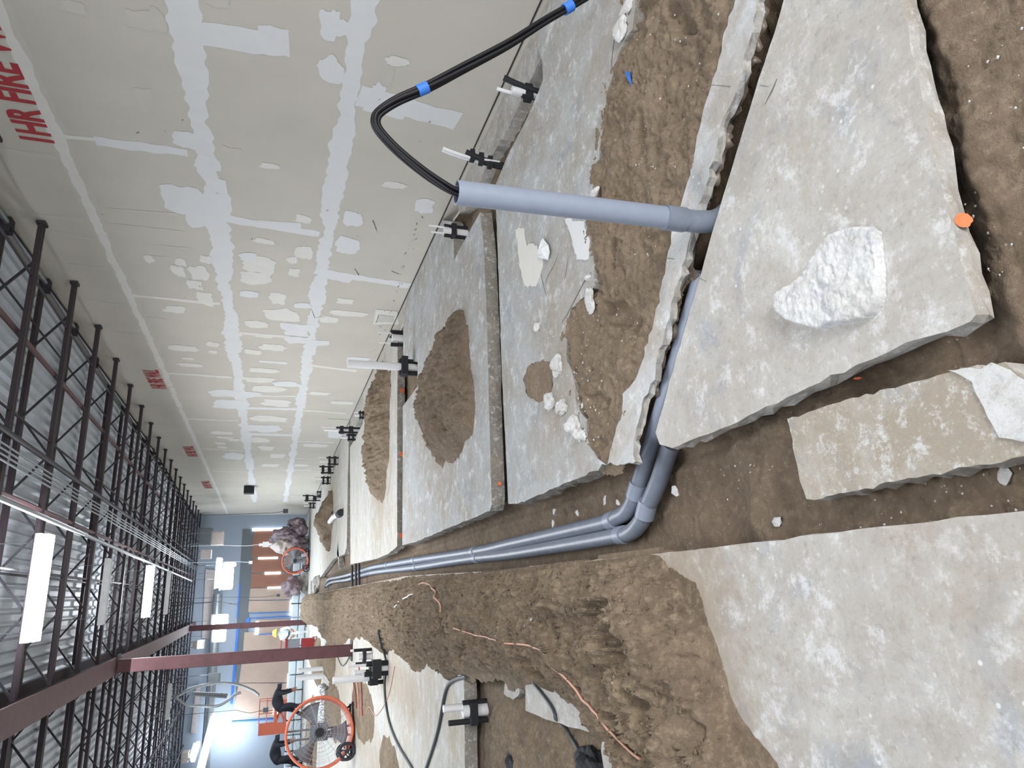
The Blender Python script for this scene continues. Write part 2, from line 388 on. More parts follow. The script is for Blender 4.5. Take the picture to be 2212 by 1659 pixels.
# vertical joints traced on the wall plane: (u0,v0,u1,v1,width,material)
VJ = [(121, 293, 240, 304, .05, 2), (205, 303, 405, 330, .14, 1), (425, 70, 620, 96, .24, 1), (560, 85, 625, 95, .3, 1), (12, 325, 119, 338, .08, 3), (15, 460, 180, 476, .09, 3),
      (480, 470, 690, 506, .16, 1), (560, 483, 650, 492, .16, 1), (680, 585, 885, 618, .17, 1), (700, 592, 760, 605, .2, 1), (775, 205, 990, 262, .26, 1), (790, 215, 880, 235, .3, 1),
      (282, 638, 475, 656, .09, 2), (505, 718, 665, 731, .1, 2), (250, 718, 305, 723, .06, 3), (170, 645, 270, 660, .06, 3), (90, 565, 235, 580, .06, 3), (115, 500, 205, 518, .06, 3),
      (250, 800, 330, 816, .05, 3), (360, 806, 500, 815, .1, 2), (400, 905, 515, 909, .1, 2), (432, 969, 525, 974, .1, 2), (460, 1018, 540, 1020, .1, 2),
      (655, 787, 770, 801, .12, 2), (640, 885, 748, 893, .1, 2), (635, 953, 720, 956, .1, 1), (510, 881, 648, 884, .2, 1), (520, 937, 636, 940, .3, 1), (520, 855, 640, 856, .1, 2), (560, 780, 620, 785, .12, 1),
      (620, 990, 690, 992, .1, 2), (615, 1015, 680, 1016, .12, 2), (240, 452, 390, 462, .035, 3), (245, 484, 395, 500, .03, 3), (330, 530, 410, 536, .03, 3), (310, 553, 370, 555, .03, 3),
      (325, 833, 380, 836, .04, 3), (338, 880, 400, 882, .05, 3), (355, 935, 415, 938, .05, 3), (320, 685, 360, 690, .03, 3)]
for i, (u0, v0, u1, v1, w, mi) in enumerate(VJ):
    WL.strip([wz(u0, v0), wz(u1, v1)], w, mi, .02 if w > .07 else .006, .04, 10+i)
# patches: (u,v,ru,rv,material)
BL = [(160, 15, 26, 14, 3), (297, 42, 32, 24, 3), (340, 44, 20, 26, 3), (310, 215, 22, 26, 3), (470, 5, 28, 12, 3), (400, 430, 52, 36, 1), (430, 455, 40, 40, 1), (470, 430, 30, 50, 1), (450, 352, 28, 22, 1), (410, 305, 40, 20, 1),
      (500, 330, 22, 14, 3), (588, 88, 34, 30, 1), (712, 52, 26, 36, 1), (715, 150, 34, 28, 1), (740, 60, 24, 20, 1), (858, 132, 30, 11, 2), (842, 165, 8, 18, 3), (852, 400, 28, 7, 2), (915, 445, 24, 19, 1), (583, 358, 24, 7, 2), (814, 203, 20, 26, 1),
      (655, 472, 20, 10, 2), (570, 521, 24, 6, 2), (655, 545, 20, 15, 2), (632, 562, 12, 8, 2), (635, 588, 13, 9, 2), (560, 573, 42, 18, 2), (552, 600, 40, 14, 2), (760, 472, 26, 18, 1), (750, 530, 30, 18, 1), (600, 645, 18, 14, 2), (607, 680, 44, 15, 2),
      (640, 712, 40, 16, 1), (745, 650, 20, 6, 2), (750, 677, 46, 6, 2), (710, 690, 24, 7, 2), (320, 558, 12, 8, 2), (390, 566, 13, 9, 2), (385, 585, 16, 12, 2), (430, 590, 23, 18, 2), (422, 616, 17, 10, 2), (445, 560, 14, 9, 2), (443, 645, 18, 16, 2), (378, 668, 26, 8, 2),
      (400, 752, 34, 7, 2), (459, 744, 14, 6, 2), (461, 760, 10, 4, 2), (405, 774, 14, 3, 2), (411, 788, 30, 4, 2), (500, 850, 60, 9, 1), (500, 873, 44, 11, 1), (555, 700, 26, 8, 2), (570, 725, 20, 5, 2), (590, 750, 30, 8, 2), (570, 800, 34, 5, 2), (560, 820, 40, 6, 2),
      (580, 840, 44, 7, 2), (600, 870, 36, 8, 2), (585, 905, 44, 7, 2), (570, 925, 40, 9, 1), (690, 741, 24, 7, 1), (775, 777, 28, 7, 1), (740, 870, 26, 4, 2), (680, 962, 28, 4, 2), (725, 938, 20, 8, 1), (480, 935, 26, 4, 2), (485, 945, 22, 3, 2), (505, 950, 16, 3, 2),
      (475, 958, 12, 3, 2), (480, 966, 12, 3, 2), (505, 985, 24, 8, 1), (560, 950, 24, 6, 2), (575, 968, 20, 5, 2), (600, 985, 18, 5, 2), (585, 1005, 20, 4, 2), (650, 1005, 18, 3, 2), (600, 752, 16, 6, 2), (640, 735, 26, 8, 1), (508, 742, 5, 9, 1),
      (620, 830, 30, 6, 1), (690, 850, 22, 4, 2), (545, 760, 20, 6, 2), (655, 660, 20, 6, 1), (540, 635, 24, 8, 1), (535, 555, 22, 10, 1)]
for i, (u, v, ru, rv, mi) in enumerate(BL):
    a = wz(u-ru, v); b = wz(u+ru, v); c = wz(u, v-rv); d = wz(u, v+rv)
    y, z = wz(u, v); WL.blob(y, z, abs(c[0]-d[0])/2, abs(a[1]-b[1])/2, mi, .2, i)
# chipped access box near the floor, scuffs, green spray line, pencil marks
q = [wz(*p) for p in ((812, 668), (858, 672), (862, 700), (806, 700))]; WL.poly(q, 2)
q = [wz(*p) for p in ((820, 678), (852, 684), (850, 696), (812, 696))]; WL.poly(q, 3)
WL.strip([wz(812, 697), wz(818, 679), wz(850, 683)], .012, 5, .004, .05, 77)
WL.strip([wz(706, 904), wz(754, 907)], .03, 6, .002, .05, 78)
for a, b in (((673, 668), (680, 686)), ((680, 686), (702, 684)), ((805, 475), (816, 503)), ((846, 585), (862, 592)), ((766, 580), (775, 594))):
    WL.strip([wz(*a), wz(*b)], .008, 5, .004, .04, a[0])
rs = random.Random(3)
for i in range(60):
    t = rs.random(); u = 910+(790-910)*t+rs.uniform(-8, 8); v = 470+(810-470)*t+rs.uniform(-8, 8)
    a = wz(u, v); WL.strip([a, (a[0]+rs.uniform(-.05, .05), a[1]+rs.uniform(-.02, .02))], rs.uniform(.004, .012), 5, .003, .02, i)
for i in range(30):
    u = rs.uniform(200, 1050); v = rs.uniform(60, 900)
    a = wz(u, v)
    if a[1] > .1: WL.strip([a, (a[0]+rs.uniform(-.03, .03), a[1]+rs.uniform(-.03, .03))], rs.uniform(.003, .008), 5, .003, .02, i)
wall_right = obj('wall_right', WL.mb, ['drywall', 'mud', 'mud2', 'mudthin', 'red', 'pencil', 'green'])
tag(wall_right, kind='structure')
m = MB(); m.box((XW-.008, -6, .0), (XW+.01, YF, .01)); tag(obj('baseboard_right', m, 'steel'), kind='structure')

# stencilled writing on the fire wall
def text_mesh(name, txt, size, origin, xdir, ydir, mat, depth=.001, sx=1.):
    cu = bpy.data.curves.new(name, 'FONT'); cu.body = txt; cu.size = size; cu.extrude = depth; cu.resolution_u = 3; cu.offset = size*.03
    o = bpy.data.objects.new(name, cu); COL.objects.link(o); bpy.context.view_layer.update()
    dg = bpy.context.evaluated_depsgraph_get(); me = bpy.data.meshes.new_from_object(o.evaluated_get(dg)); bpy.data.objects.remove(o)
    X = Vector(xdir); Y = Vector(ydir); Z = X.cross(Y)
    for v in me.vertices: c = v.co; v.co = Vector(origin)+X*(c.x*sx)+Y*c.y+Z*c.z
    me.materials.clear(); me.materials.append(MAT[mat]); me.update()
    o2 = bpy.data.objects.new(name, me); COL.objects.link(o2); return o2
for k, (a, b) in enumerate((((108, 314), (20, 98)), ((366, 841), (345, 797)), ((434, 987), (422, 962)), ((466, 1055), (458, 1038)))):
    ya = pl(*a, 0, XW); yb = pl(*b, 0, XW)
    L = abs(ya.y-yb.y)
    if k == 0: L = 1.98
    t = text_mesh('stencil_lettering', '1HR FIRE WALL', .36, (XW-.004, ya.y, 3.66+.004*k+.006*(ya.y-6)*(k > 0)), (0, -1, 0), (0, 0, 1), 'red', .001, L/2.62)
    tag(t, ['large red stencilled 1HR FIRE WALL lettering at the top left of the wall', 'second red 1HR FIRE WALL stencil, above the tape halfway along the wall',
            'third red FIRE WALL stencil, small in the distance', 'faintest and farthest red FIRE WALL stencil'][k], 'lettering', 'fire wall stencils')

# ------------------------------------------------------------------ soil below the slabs
xs = np.arange(-2.4, 4.001, .0155); yy = ys(.25, 36.7, .0042, .007)
X, Y = np.meshgrid(xs, yy, indexing='ij')
Z = -.15+.035*fbm(X, Y, 2.2, 5)+(.03+.05*np.clip(3-Y, 0, 1))*fbm(X, Y, 9, 5, .6)+.012*fbm(X, Y, 32, 3, .6, True)
tr = np.clip((.30-np.abs(X-.36))/.07, 0, 1)
diag = sdf(X, Y, [(.4, 3.5), (.4, 2.2), (2.2, 1.3), (2.4, 1.6), (.62, 3.15)])
dg = np.clip(diag/.06+1, 0, 1)
near = np.clip((2.55-Y)/.25, 0, 1)
Z -= np.maximum(.15*tr*(1-near*.8), .03*dg)
Z += .05*tr*fbm(X, Y, 3, 4, ridge=True)
Z += .055*np.clip((1.22-Y)/.1, 0, 1)*np.clip((X-.5)/.1, 0, 1)
Z += tr*.05*np.clip(.5-np.abs(X-.52)/.1, 0, 1)
tag(grid('trench_soil', xs, yy, Z, 'soil'), 'damp brown soil at the bottom of the trenches', 'soil', kind='stuff')

def prints(X, Y, L):
    r = 0
    for (px, py, ang, ln, wd, dp) in L:
        c, q = math.cos(ang), math.sin(ang); a = (X-px)*c+(Y-py)*q; b = -(X-px)*q+(Y-py)*c
        w = wd*(1+.25*np.cos(a/ln*5)); rr = np.sqrt((a/ln)**2+(b/w)**2)
        dp = dp*1.7; r = r-dp*(1/(1+np.exp((rr-1)*9)))+dp*.5*np.exp(-((rr-1.2)/.18)**2)+dp*.12*np.sin(a*170)*(rr < .9)
    return r
def pile(name, poly, h, mat, label, cat='dirt pile', edge=.25, bumpy=.35, res=(.016, .0042, .007), seed=0, pw=.7, base=0., group=None, kind=None, fine=.02, dips=(), pr=(), clipx=None):
    P = np.array(poly); x0, y0 = P.min(0)-.06; x1, y1 = P.max(0)+.06
    xs = np.arange(x0, x1, res[0]); yy = ys(y0, y1, res[1], res[2]); X, Y = np.meshgrid(xs, yy, indexing='ij')
    D = sdf(X, Y, poly)+.10*edge/.25*fbm(X+seed, Y, 4, 4)*1.6
    H = h*np.clip(D/edge, 0, 1)**pw*(1+bumpy*2*fbm(X+seed*3, Y+seed, 1.6, 4))
    H += np.clip(D/(edge*.3), 0, 1)*(fine*2.2*fbm(X, Y+seed, 11, 4, .55)+fine*.9*fbm(X, Y, 34, 3, .6, True))
    for (dx, dyy, r, dd) in dips: H -= dd*np.exp(-((X-dx)**2+(Y-dyy)**2)/r**2)
    if pr: H = H+prints(X, Y, pr)*np.clip(D/.05, 0, 1)
    Zz = np.where(D > 0, np.maximum(H, .002 if base == 0 else -.05), D*.4)+base
    kp = D > -.05
    if clipx:
        clipx = np.interp(Y, [0, 4.4, 5.6, 9, 20, 37], [.112, .128, .132, .19, .132, .09])
        Zz = np.where(X > clipx-.03, np.minimum(Zz, .02+.03*vn(X*20, Y*20)), Zz); Zz = np.where(X > clipx, -.03, Zz); kp = kp & (X < clipx)
    return tag(grid(name, xs, yy, Zz, mat, keep=kp), label, cat, group, kind)

F = fl
# ------------------------------------------------------------------ slabs
def slab(name, poly, label, top='slab_c', side='edge', z0=-.11, z1=0., amp=.004, cat='concrete slab', step=.05, seed=1, kind=None, sel=None, marks=()):
    pts = jagline(poly, step, amp, True, seed, sel)
    m = MB(); m.prism(pts, z0, z1, 0, 1, .006, seed)
    o = obj(name, m, [top, side], tri=True)
    return tag(o, label, cat, None, kind)
# near triangular slab
A = [(2.45, 1.2), (2.32, 1.3), F(1693, 0), F(1545, 480), F(1470, 745), F(1440, 850), F(1424, 905), F(1416, 935), F(1425, 960), F(1452, 968), F(1560, 925), F(1700, 858), F(1850, 788), F(2000, 728), F(2095, 695), F(2108, 680),
     F(2090, 620), F(2070, 540), F(2045, 450), F(2020, 350), F(2003, 270), F(1990, 200), F(1972, 130), F(1962, 60), F(1945, 0), F(1935, -60), (2.4, 1.1)]
slab('concrete_slab', A, 'large pale triangular floor slab in the foreground with a broken chunk lying on it', 'slab_n', 'edge_l', z0=-.068, z1=0., amp=.004, seed=3)
# narrow strip left between filled recess and trench
Bs = [F(1605, -60), F(1588, 0), F(1560, 90), F(1535, 190), F(1515, 260), F(1480, 410), F(1452, 495), F(1428, 620), F(1400, 740), F(1372, 820), F(1345, 850), F(1340, 900), F(1325, 950), F(1312, 1003),
      F(1340, 1003), F(1372, 998), F(1368, 950), F(1382, 900), F(1390, 860), F(1400, 850), F(1415, 820), F(1420, 770), F(1440, 700), F(1455, 640), F(1480, 560), F(1493, 500), F(1510, 440), F(1525, 400), F(1545, 330), F(1560, 260), F(1590, 200), F(1605, 130), F(1625, 70), F(1634, 0), F(1650, -60)]
slab('concrete_strip', Bs, 'narrow light strip of concrete with a jagged edge beside the diagonal trench', 'slab', 'edge_l', z0=-.035, amp=.010, step=.03, seed=5, cat='concrete slab')
# slab C, broken towards the recess
Cc = [F(1069, 402), F(1100, 329), F(1130, 273), F(1161, 203), F(1173, 172), F(1171, 132), F(1161, 101), F(1168, 60), (3.95, 3.1), (3.95, 2.3), F(1380, -60), F(1373, 0), F(1366, 63), F(1348, 89), F(1323, 162), F(1310, 202), F(1302, 253), F(1295, 342), F(1283, 380),
      F(1279, 420), F(1277, 476), F(1275, 526), F(1282, 564), F(1282, 622), F(1264, 640), F(1234, 666), F(1224, 700), F(1224, 780), F(1240, 820), F(1247, 876), F(1266, 905), F(1270, 950), F(1290, 990), F(1311, 1005), F(1265, 1028), F(1200, 1053), F(1150, 1075), F(1115, 1088), F(1098, 1088),
      F(1091.6, 952), F(1085, 825), F(1083, 780), F(1079, 653), F(1075, 542)]
sel = [.5]*10+[2.2]*24+[.8]*20
slab('concrete_slab', Cc, 'grey-blue slab covered with plaster chips between the filled recess and the second cut', 'slab_c', 'edge', amp=.006, step=.05, seed=7, sel=(sel+[.5]*60)[:len(Cc)])
Dd = [(3.98, F(955, 463)[1]), F(979, 480), F(981, 562), F(995, 534), F(1037, 458), F(1044, 520), F(1050, 640), F(1056, 860), F(1062, 1091), F(1058, 1104), F(1010, 1124), F(960, 1144), F(900, 1170), F(869, 1178), F(870, 1000), F(870, 878), F(902, 835), F(902, 782), F(871, 777), F(871, 700), (3.98, F(868, 665)[1])]
slab('concrete_slab', Dd, 'second slab from the camera, carrying the larger dark dirt heap', 'slab_c', 'edge', amp=.003, step=.08, seed=9)
Ee = [(3.98, F(859, 737)[1]+.9), F(859, 737), F(858, 900), F(858, 1180), F(838, 1197), F(813, 1207), F(772, 1216), F(757, 1219), F(756.5, 1100), F(756, 967), F(784, 914), F(785, 876), (3.98, F(785, 845)[1])]
slab('concrete_slab', Ee, 'third slab from the camera, carrying a long narrow sandy dirt heap', 'slab_f', 'edge', amp=.003, step=.1, seed=11)
Ff = [(3.98, 16.6), F(751.5, 1028), F(749, 1180), F(745, 1196), F(720, 1208), (.62, 25.), (.62, 31), (3.98, 31)]
slab('concrete_slab', Ff, 'far slab below the mauve heap, with a white cut pipe lying on it', 'slab_f', 'edge', amp=.004, step=.2, seed=13)
# footing by the wall
m = MB(); m.prism(jagline([(3.985, 3.0), (3.74, 3.1), (3.64, 3.5), (3.66, 4.0), (3.62, 4.6), (3.68, 5.1), (3.6, 5.7), (3.74, 6.2), (3.985, 6.3)], .05, .012, True, 3), -.2, -.045, 0, 0, .004)
tag(obj('concrete_footing', m, ['edge_l', 'edge_l'], tri=True), 'rough pale footing exposed along the base of the wall behind the upright cables', 'footing')
m = MB(); m.prism(jagline([(3.985, 12.2), (3.72, 12.3), (3.66, 12.9), (3.75, 13.6), (3.985, 13.7)], .08, .012, True, 3), -.2, -.03, 0, 0, .01)
m.box((3.6, 13.7, -.2), (3.985, 20, -.02))
tag(obj('concrete_footing', m, ['edge_l', 'edge_l'], tri=True), 'farther stretch of pale footing along the wall at the third slab', 'footing')

# floor on the left of the main trench
L1 = [(-14, -6), (.12, -6), (.12, 3.0), (.135, 4.45), (-.1, 4.75), (-.55, 4.62), (-.56, 4.3), F(1135, 1480), F(1135, 1535), F(1200, 1560), F(1298, 1590), (-.74, 3.5), F(1298, 1620), F(1310, 1700), (-2.2, 3.4), (-14, 3.4)]
o = slab('floor', L1, 'pale mottled concrete floor left of the trench, nearest the camera', 'slab_n', 'edge_l', amp=.003, step=.08, seed=21, kind='structure', cat=None)
L2 = [(.14, 5.6), (.2, 9), (.14, 20), (.1, 37), (-14, 37), (-14, 6.25), F(1004, 1640), F(1003, 1500), F(1001, 1440), (-.3, 6.0)]
o = slab('floor', L2, 'long concrete floor left of the trench with cords and stub pipes', 'slab_f', 'edge', amp=.003, step=.12, seed=22, kind='structure', cat=None)
m = MB(); m.box((.1, 31, -.11), (4, 37, 0)); tag(obj('floor', m, 'slab_f'), kind='structure')

# small loose slab in the trench
sm = [F(1700, 905, -.04), F(1712, 950, -.04), F(1718, 990, -.04), F(1728, 1040, -.04), F(1742, 1078, -.04), F(1760, 1080, -.04), F(1900, 1046, -.04), F(2050, 1018, -.04), F(2212, 985, -.04), F(2300, 968, -.04), F(2330, 850, -.04), F(2212, 812, -.04), F(2170, 782, -.04), F(2110, 788, -.04), F(1950, 832, -.04), F(1800, 872, -.04)]
slab('concrete_block', sm, 'loose sandy concrete block lying in the trench at the bottom edge', 'small', 'edge_l', z0=-.13, z1=-.04, amp=.004, step=.025, seed=31, cat='concrete slab')
pp = jagline([F(u, v, -.038) for u, v in ((2050, 800), (2080, 812), (2110, 850), (2135, 900), (2160, 945), (2212, 955), (2290, 960), (2320, 860), (2212, 820), (2165, 792), (2100, 794))], .02, .008, True, 8); mm = MB(); mm.prism(pp, -.041, -.034, 0, 0)
tag(obj('plaster_film', mm, ['rock', 'rock'], tri=True), 'bright white plaster crust on the right end of the loose block', 'plaster')
# small pieces in the left cut
slab('concrete_piece', [F(1085, 1440, 0), F(1080, 1500, 0), F(1100, 1512, 0), F(1113, 1500, 0), F(1108, 1440, 0)], 'small grey concrete block with an orange paint dot in the left cut', 'edge_l', 'edge', z0=-.14, z1=-.03, amp=.006, step=.04, seed=33)
slab('concrete_piece', [F(728, 1195, 0), F(730, 1170, 0), (.9, 18.4), (.62, 18.2)], 'small broken corner piece beside the far end of the pipes', 'edge_l', 'edge', amp=.01, seed=34)

# chunk lying on the near slab
ch = [(1671, 640), (1680, 628), (1700, 615), (1733, 590), (1760, 540), (1790, 505), (1830, 488), (1870, 486), (1886, 500), (1890, 540), (1896, 590), (1896, 640), (1880, 675), (1860, 692), (1820, 697), (1795, 700), (1765, 713), (1735, 705), (1700, 693), (1672, 668)]
P2 = np.array([F(u, v, .03) for u, v in ch]); x0, y0 = P2.min(0)-.02; x1, y1 = P2.max(0)+.02
xs = np.arange(x0, x1, .004); yy = np.arange(y0, y1, .004); X, Y = np.meshgrid(xs, yy, indexing='ij')
D = sdf(X, Y, P2)+.006*fbm(X, Y, 30, 4)
H = .022*np.clip(D/.006, 0, 1)**.5+.018*np.round(3*(fbm(X, Y, 5, 3)+.5))/3*1.2+.02*fbm(X, Y, 13, 5, .62)+.012*fbm(X, Y, 40, 3, .6, True)
Zz = np.where(D > 0, H*np.clip(D/.006+.2, 0, 1)+.004, -.004)
tag(grid('concrete_chunk', xs, yy, Zz, 'rock', keep=(D > -.002)), 'white broken concrete chunk lying on the near triangular slab', 'concrete chunk')

# ------------------------------------------------------------------ dirt on and between slabs
fill = [F(u, v) for u, v in ((1345, -60), (1340, 0), (1335, 89), (1300, 180), (1285, 270), (1270, 342), (1262, 420), (1258, 500), (1262, 600), (1245, 640), (1212, 680), (1205, 780), (1225, 860), (1245, 940), (1290, 1006), (1318, 1003), (1340, 940), (1380, 830), (1410, 740), (1440, 620), (1465, 495), (1490, 410), (1525, 260), (1545, 190), (1570, 90), (1598, 0), (1605, -60))]
pile('dirt_fill', fill, .012, 'soil_f', 'brown dirt filling the recess between the grey-blue slab and the narrow concrete strip', 'dirt', edge=.06, bumpy=.3, res=(.009, .0015, .007), base=-.028, fine=.036, seed=2,
     dips=((1.35, 2.9, .13, .05), (2.2, 2.2, .2, .035), (1.9, 2.75, .16, .04), (.95, 3.2, .13, .03), (2.9, 2.0, .25, .03), (1.6, 3.25, .1, .02)),
     pr=[(2.45, 2.15, .5, .15, .055, .022), (2.1, 2.6, -.6, .15, .055, .022), (1.75, 2.45, 2.6, .14, .05, .02), (1.35, 3.0, .9, .15, .055, .026), (1.15, 2.85, 2.3, .14, .05, .02), (.95, 3.3, 1.2, .12, .05, .018), (2.75, 2.4, 1.2, .15, .05, .02), (1.7, 2.95, -.3, .13, .05, .02), (1.5, 2.5, .9, .12, .045, .02)])
Dp = [F(u, v) for u, v in ((993, 655), (1005, 690), (1018, 760), (1022, 850), (1020, 920), (1008, 960), (990, 1000), (960, 1000), (935, 985), (925, 950), (918, 900), (922, 850), (932, 800), (945, 750), (962, 715), (978, 680))]
pile('dirt_pile', Dp, .2, 'soil', 'dark brown dirt heap in the middle of the second slab', edge=.45, seed=4, fine=.07, group='dirt heaps on the slabs')
Ep = [F(u, v) for u, v in ((826, 790), (843, 810), (843, 870), (841, 930), (838, 1000), (833, 1050), (826, 1085), (814, 1070), (808, 1010), (806, 950), (810, 880), (815, 830))]
pile('dirt_pile', Ep, .2, 'soil_y', 'long narrow sandy dirt heap on the third slab', edge=.5, seed=6, fine=.08, group='dirt heaps on the slabs')
Fp = [F(u, v) for u, v in ((719, 1062), (719, 1120), (716, 1160), (713, 1185), (700, 1165), (693, 1140), (700, 1110), (706, 1085))]
pile('dirt_pile', Fp, .5, 'soil_y', 'farthest sandy dirt heap, in front of the mauve bundles', edge=1.2, seed=8, res=(.04, .003, .02), group='dirt heaps on the slabs')
Np = [F(u, v) for u, v in ((868, 805), (872, 870), (888, 850), (899, 830), (899, 800))]
pile('dirt_pile', [(2.5, 8.1), (2.5, 9.15), (3.0, 8.95), (3.9, 8.9), (3.9, 8.0)], .03, 'soil_y', 'sandy dirt in the notch by the white upright pipe', edge=.15, base=-.1, seed=9, group='dirt heaps on the slabs')
berm = [(.2, 4.55), (.2, 2.95), (.1, 2.72), (-.18, 2.5), (-.38, 2.45), (-.62, 2.28), (-1.0, 2.2), (-1.0, 3.0), (-.74, 3.4), (-.62, 3.9), (-.56, 4.55), (-.6, 5.2), (-.68, 6.1), (-.78, 6.7), (-.72, 7.6), (-.86, 8.4), (-.7, 9.6), (-.8, 10.6), (-.72, 13), (-.85, 15.5), (-1.3, 18), (-1.2, 21), (-.9, 24), (-.9, 30), (.14, 30.5), (.15, 20), (.18, 14), (.2, 8.5), (.2, 5.6)]
pile('dirt_berm', berm, .17, 'soil_y', 'long berm of dug dirt heaped beside the trench on its left', edge=.26, bumpy=.55, seed=12, fine=.075, clipx=.128, res=(.011, .0034, .005), dips=((-.5, 27, 2.6, -.3), (-.45, 3.2, .12, .09), (-.3, 2.9, .1, .07), (-.55, 3.75, .16, .07), (-.2, 3.4, .09, .05), (-.7, 2.8, .12, .08)),
     pr=[(-.12, 3.05, 1.9, .14, .04, .05), (-.22, 2.95, 1.9, .14, .04, .05), (-.34, 3.0, 1.9, .13, .04, .04), (-.5, 2.75, .8, .15, .06, .05), (-.62, 3.05, 1.1, .16, .055, .05), (-.7, 2.5, .3, .14, .05, .03), (-.25, 3.6, .5, .14, .05, .04), (-.45, 4.1, 1.4, .15, .055, .05)])
lb = [(-1.6, 3.55), (-.8, 3.55), (-.72, 4.1), (-.62, 4.9), (-.75, 5.7), (-1.3, 5.9), (-2.4, 5.9), (-2.4, 3.5)]
pile('dirt_fill', lb, .06, 'soil_y', 'loose dirt in the cut at the left, around the thick white upright pipe', 'dirt', edge=.3, base=-.13, seed=15, fine=.03)
for k, (x, y, a, b, lab) in enumerate(((-1.9, 13.2, .5, 1.6, 'thin smear of dirt on the floor below the big fan'), (-2.2, 10.2, .35, .9, 'thin smear of dirt between the cords at the left edge'), (-2.6, 18.5, .6, 1.8, 'dirt scattered behind the big fan'),
                                   (-1.6, 20, .5, 1.6, 'dirt around the foot of the red iron column'), (-2.0, 25, .7, 2.5, 'dirt ridge in front of the white wrapped panels'), (-4.5, 26, 1.3, 2.2, 'dirt ridge below the bending workers'))):
    poly = [(x+a*math.cos(t), y+b*math.sin(t)) for t in np.linspace(0, 6.283, 15)[:-1]]
    pile('dirt_patch', poly, .03 if k < 2 else .16, 'soil_y', lab, 'dirt pile', edge=a*.7, seed=20+k, res=(.03, .003, .02), fine=.012 if k < 2 else .04)

# rubble: fragments one by one
def fragment(u, v, r, zr, label, mat='rock', z=0., st=1., name='concrete_fragment', rot=0.):
    p = F(u, v, z); zr *= .75; m = bmesh.new(); bmesh.ops.create_icosphere(m, subdivisions=3 if r > .03 else 1, radius=1)
    sd = random.random()*50
    for w in m.verts:
        c = w.co; k = 1+.55*mnoise.noise(c*1.1+Vector((sd, 0, 0)))+.2*mnoise.noise(c*3+Vector((sd, 1, 0)))
        c = c*k; c.z = max(c.z, -.35); c = Vector((c.x*r*st, c.y*r, (c.z+.33)*zr)); a = rot; w.co = Vector((c.x*math.cos(a)-c.y*math.sin(a)+p[0], c.x*math.sin(a)+c.y*math.cos(a)+p[1], c.z+z))
    me = bpy.data.meshes.new(name); m.to_mesh(me); m.free(); me.materials.append(MAT[mat])
    o = bpy.data.objects.new(name, me); COL.objects.link(o); return tag(o, label, 'rubble', 'concrete fragments')
fragment(1163, 707, .035, .03, 'small oval stone on the grey-blue slab beside a crack')
fragment(1206, 790, .06, .05, 'lumpy concrete fragment at the broken slab edge, nearest the crack')
fragment(1190, 868, .055, .05, 'rounded lumpy fragment left of the brown dust stain', rot=.5)
fragment(1218, 880, .05, .05, 'rough fragment sitting in the broken slab edge', rot=1.)
fragment(1245, 918, .05, .06, 'upright pale shard leaning at the edge of the dirt fill')
fragment(1258, 940, .04, .045, 'smallest pale shard at the lower end of the broken edge')
fragment(1262, 874, .022, .02, 'small white stone on the dirt fill', z=-.01)
fragment(1345, 65, .06, .035, 'white lumpy fragment at the top edge of the dirt fill')
fragment(1358, 15, .05, .03, 'white fragment near the top margin beside the dirt fill', st=.6)
fragment(1288, 418, .04, .03, 'white broken chip just behind the grey upright conduit', st=.7)
fragment(1272, 600, .03, .03, 'white chip at the edge of the slab below the conduit', st=.6)
fragment(1275, 650, .05, .02, 'pale wedge broken off the slab edge', st=1.4)
for i, (u, v, l) in enumerate(((1308, 1080, 'pale flake in the trench above the left pipe bend'), (1335, 1085, 'flat pale flake nearest the pipe coupling'), (1198, 1105, 'white shard in the trench below the slab corner'), (1195, 1130, 'cluster of white grit beside the pipe'),
                               (1248, 1108, 'two toned shard beside the pipes'), (1680, 1128, 'white powdery lump in the near trench'), (2170, 1030, 'pale pebble cluster beside the loose block'), (1460, 1060, 'pale film of rubble beside the pipes'))):
    fragment(u, v, .02 if i < 6 else .022, .01, l, z=-.18 if i < 5 else -.155, rot=i, st=1.5)
fragment(664, 1262, .45, .45, 'grey broken concrete lump with white top at the far end of the conduits', 'edge_l', rot=.3)
fragment(690, 1262, .25, .25, 'smaller white-topped concrete lump at the far end of the conduits', 'edge_l', rot=1.3)
# grit
m = MB(); rs = random.Random(11)
def pebble(x, y, z, r):
    vs = [(x+r*rs.uniform(.7, 1.2)*a, y+r*rs.uniform(.7, 1.3)*b, z+r*rs.uniform(.5, .9)*c) for a, b, c in ((1,0,0),(-1,0,0),(0,1,0),(0,-1,0),(0,0,1),(0,0,-.5))]
    m.add(vs, [(0,2,4),(2,1,4),(1,3,4),(3,0,4),(2,0,5),(1,2,5),(3,1,5),(0,3,5)])
for i in range(150):
    t = rs.random(); u = rs.uniform(1300, 1560); v = rs.uniform(20, 950)
    if 1290 < u < 1588-.27*v-20: pebble(*F(u, v), rs.uniform(-.012, .0), rs.uniform(.002, .007))
for i in range(70): pebble(*F(rs.uniform(2020, 2200), rs.uniform(0, 680)), -.1, rs.uniform(.002, .006))
for i in range(60): pebble(*F(rs.uniform(1480, 2200), rs.uniform(1000, 1150)), -.14, rs.uniform(.002, .005))
for i in range(90):
    u = rs.uniform(1160, 1300); v = rs.uniform(640, 950); pebble(*F(u, v), .0, rs.uniform(.003, .009))
for i in range(120): pebble(*F(rs.uniform(1560, 2200), rs.uniform(1200, 1659)), .0, rs.uniform(.0008, .002))
tag(obj('gravel', m, 'rock'), 'scattered white grit and pebbles on the dirt and slabs', 'gravel', kind='stuff')
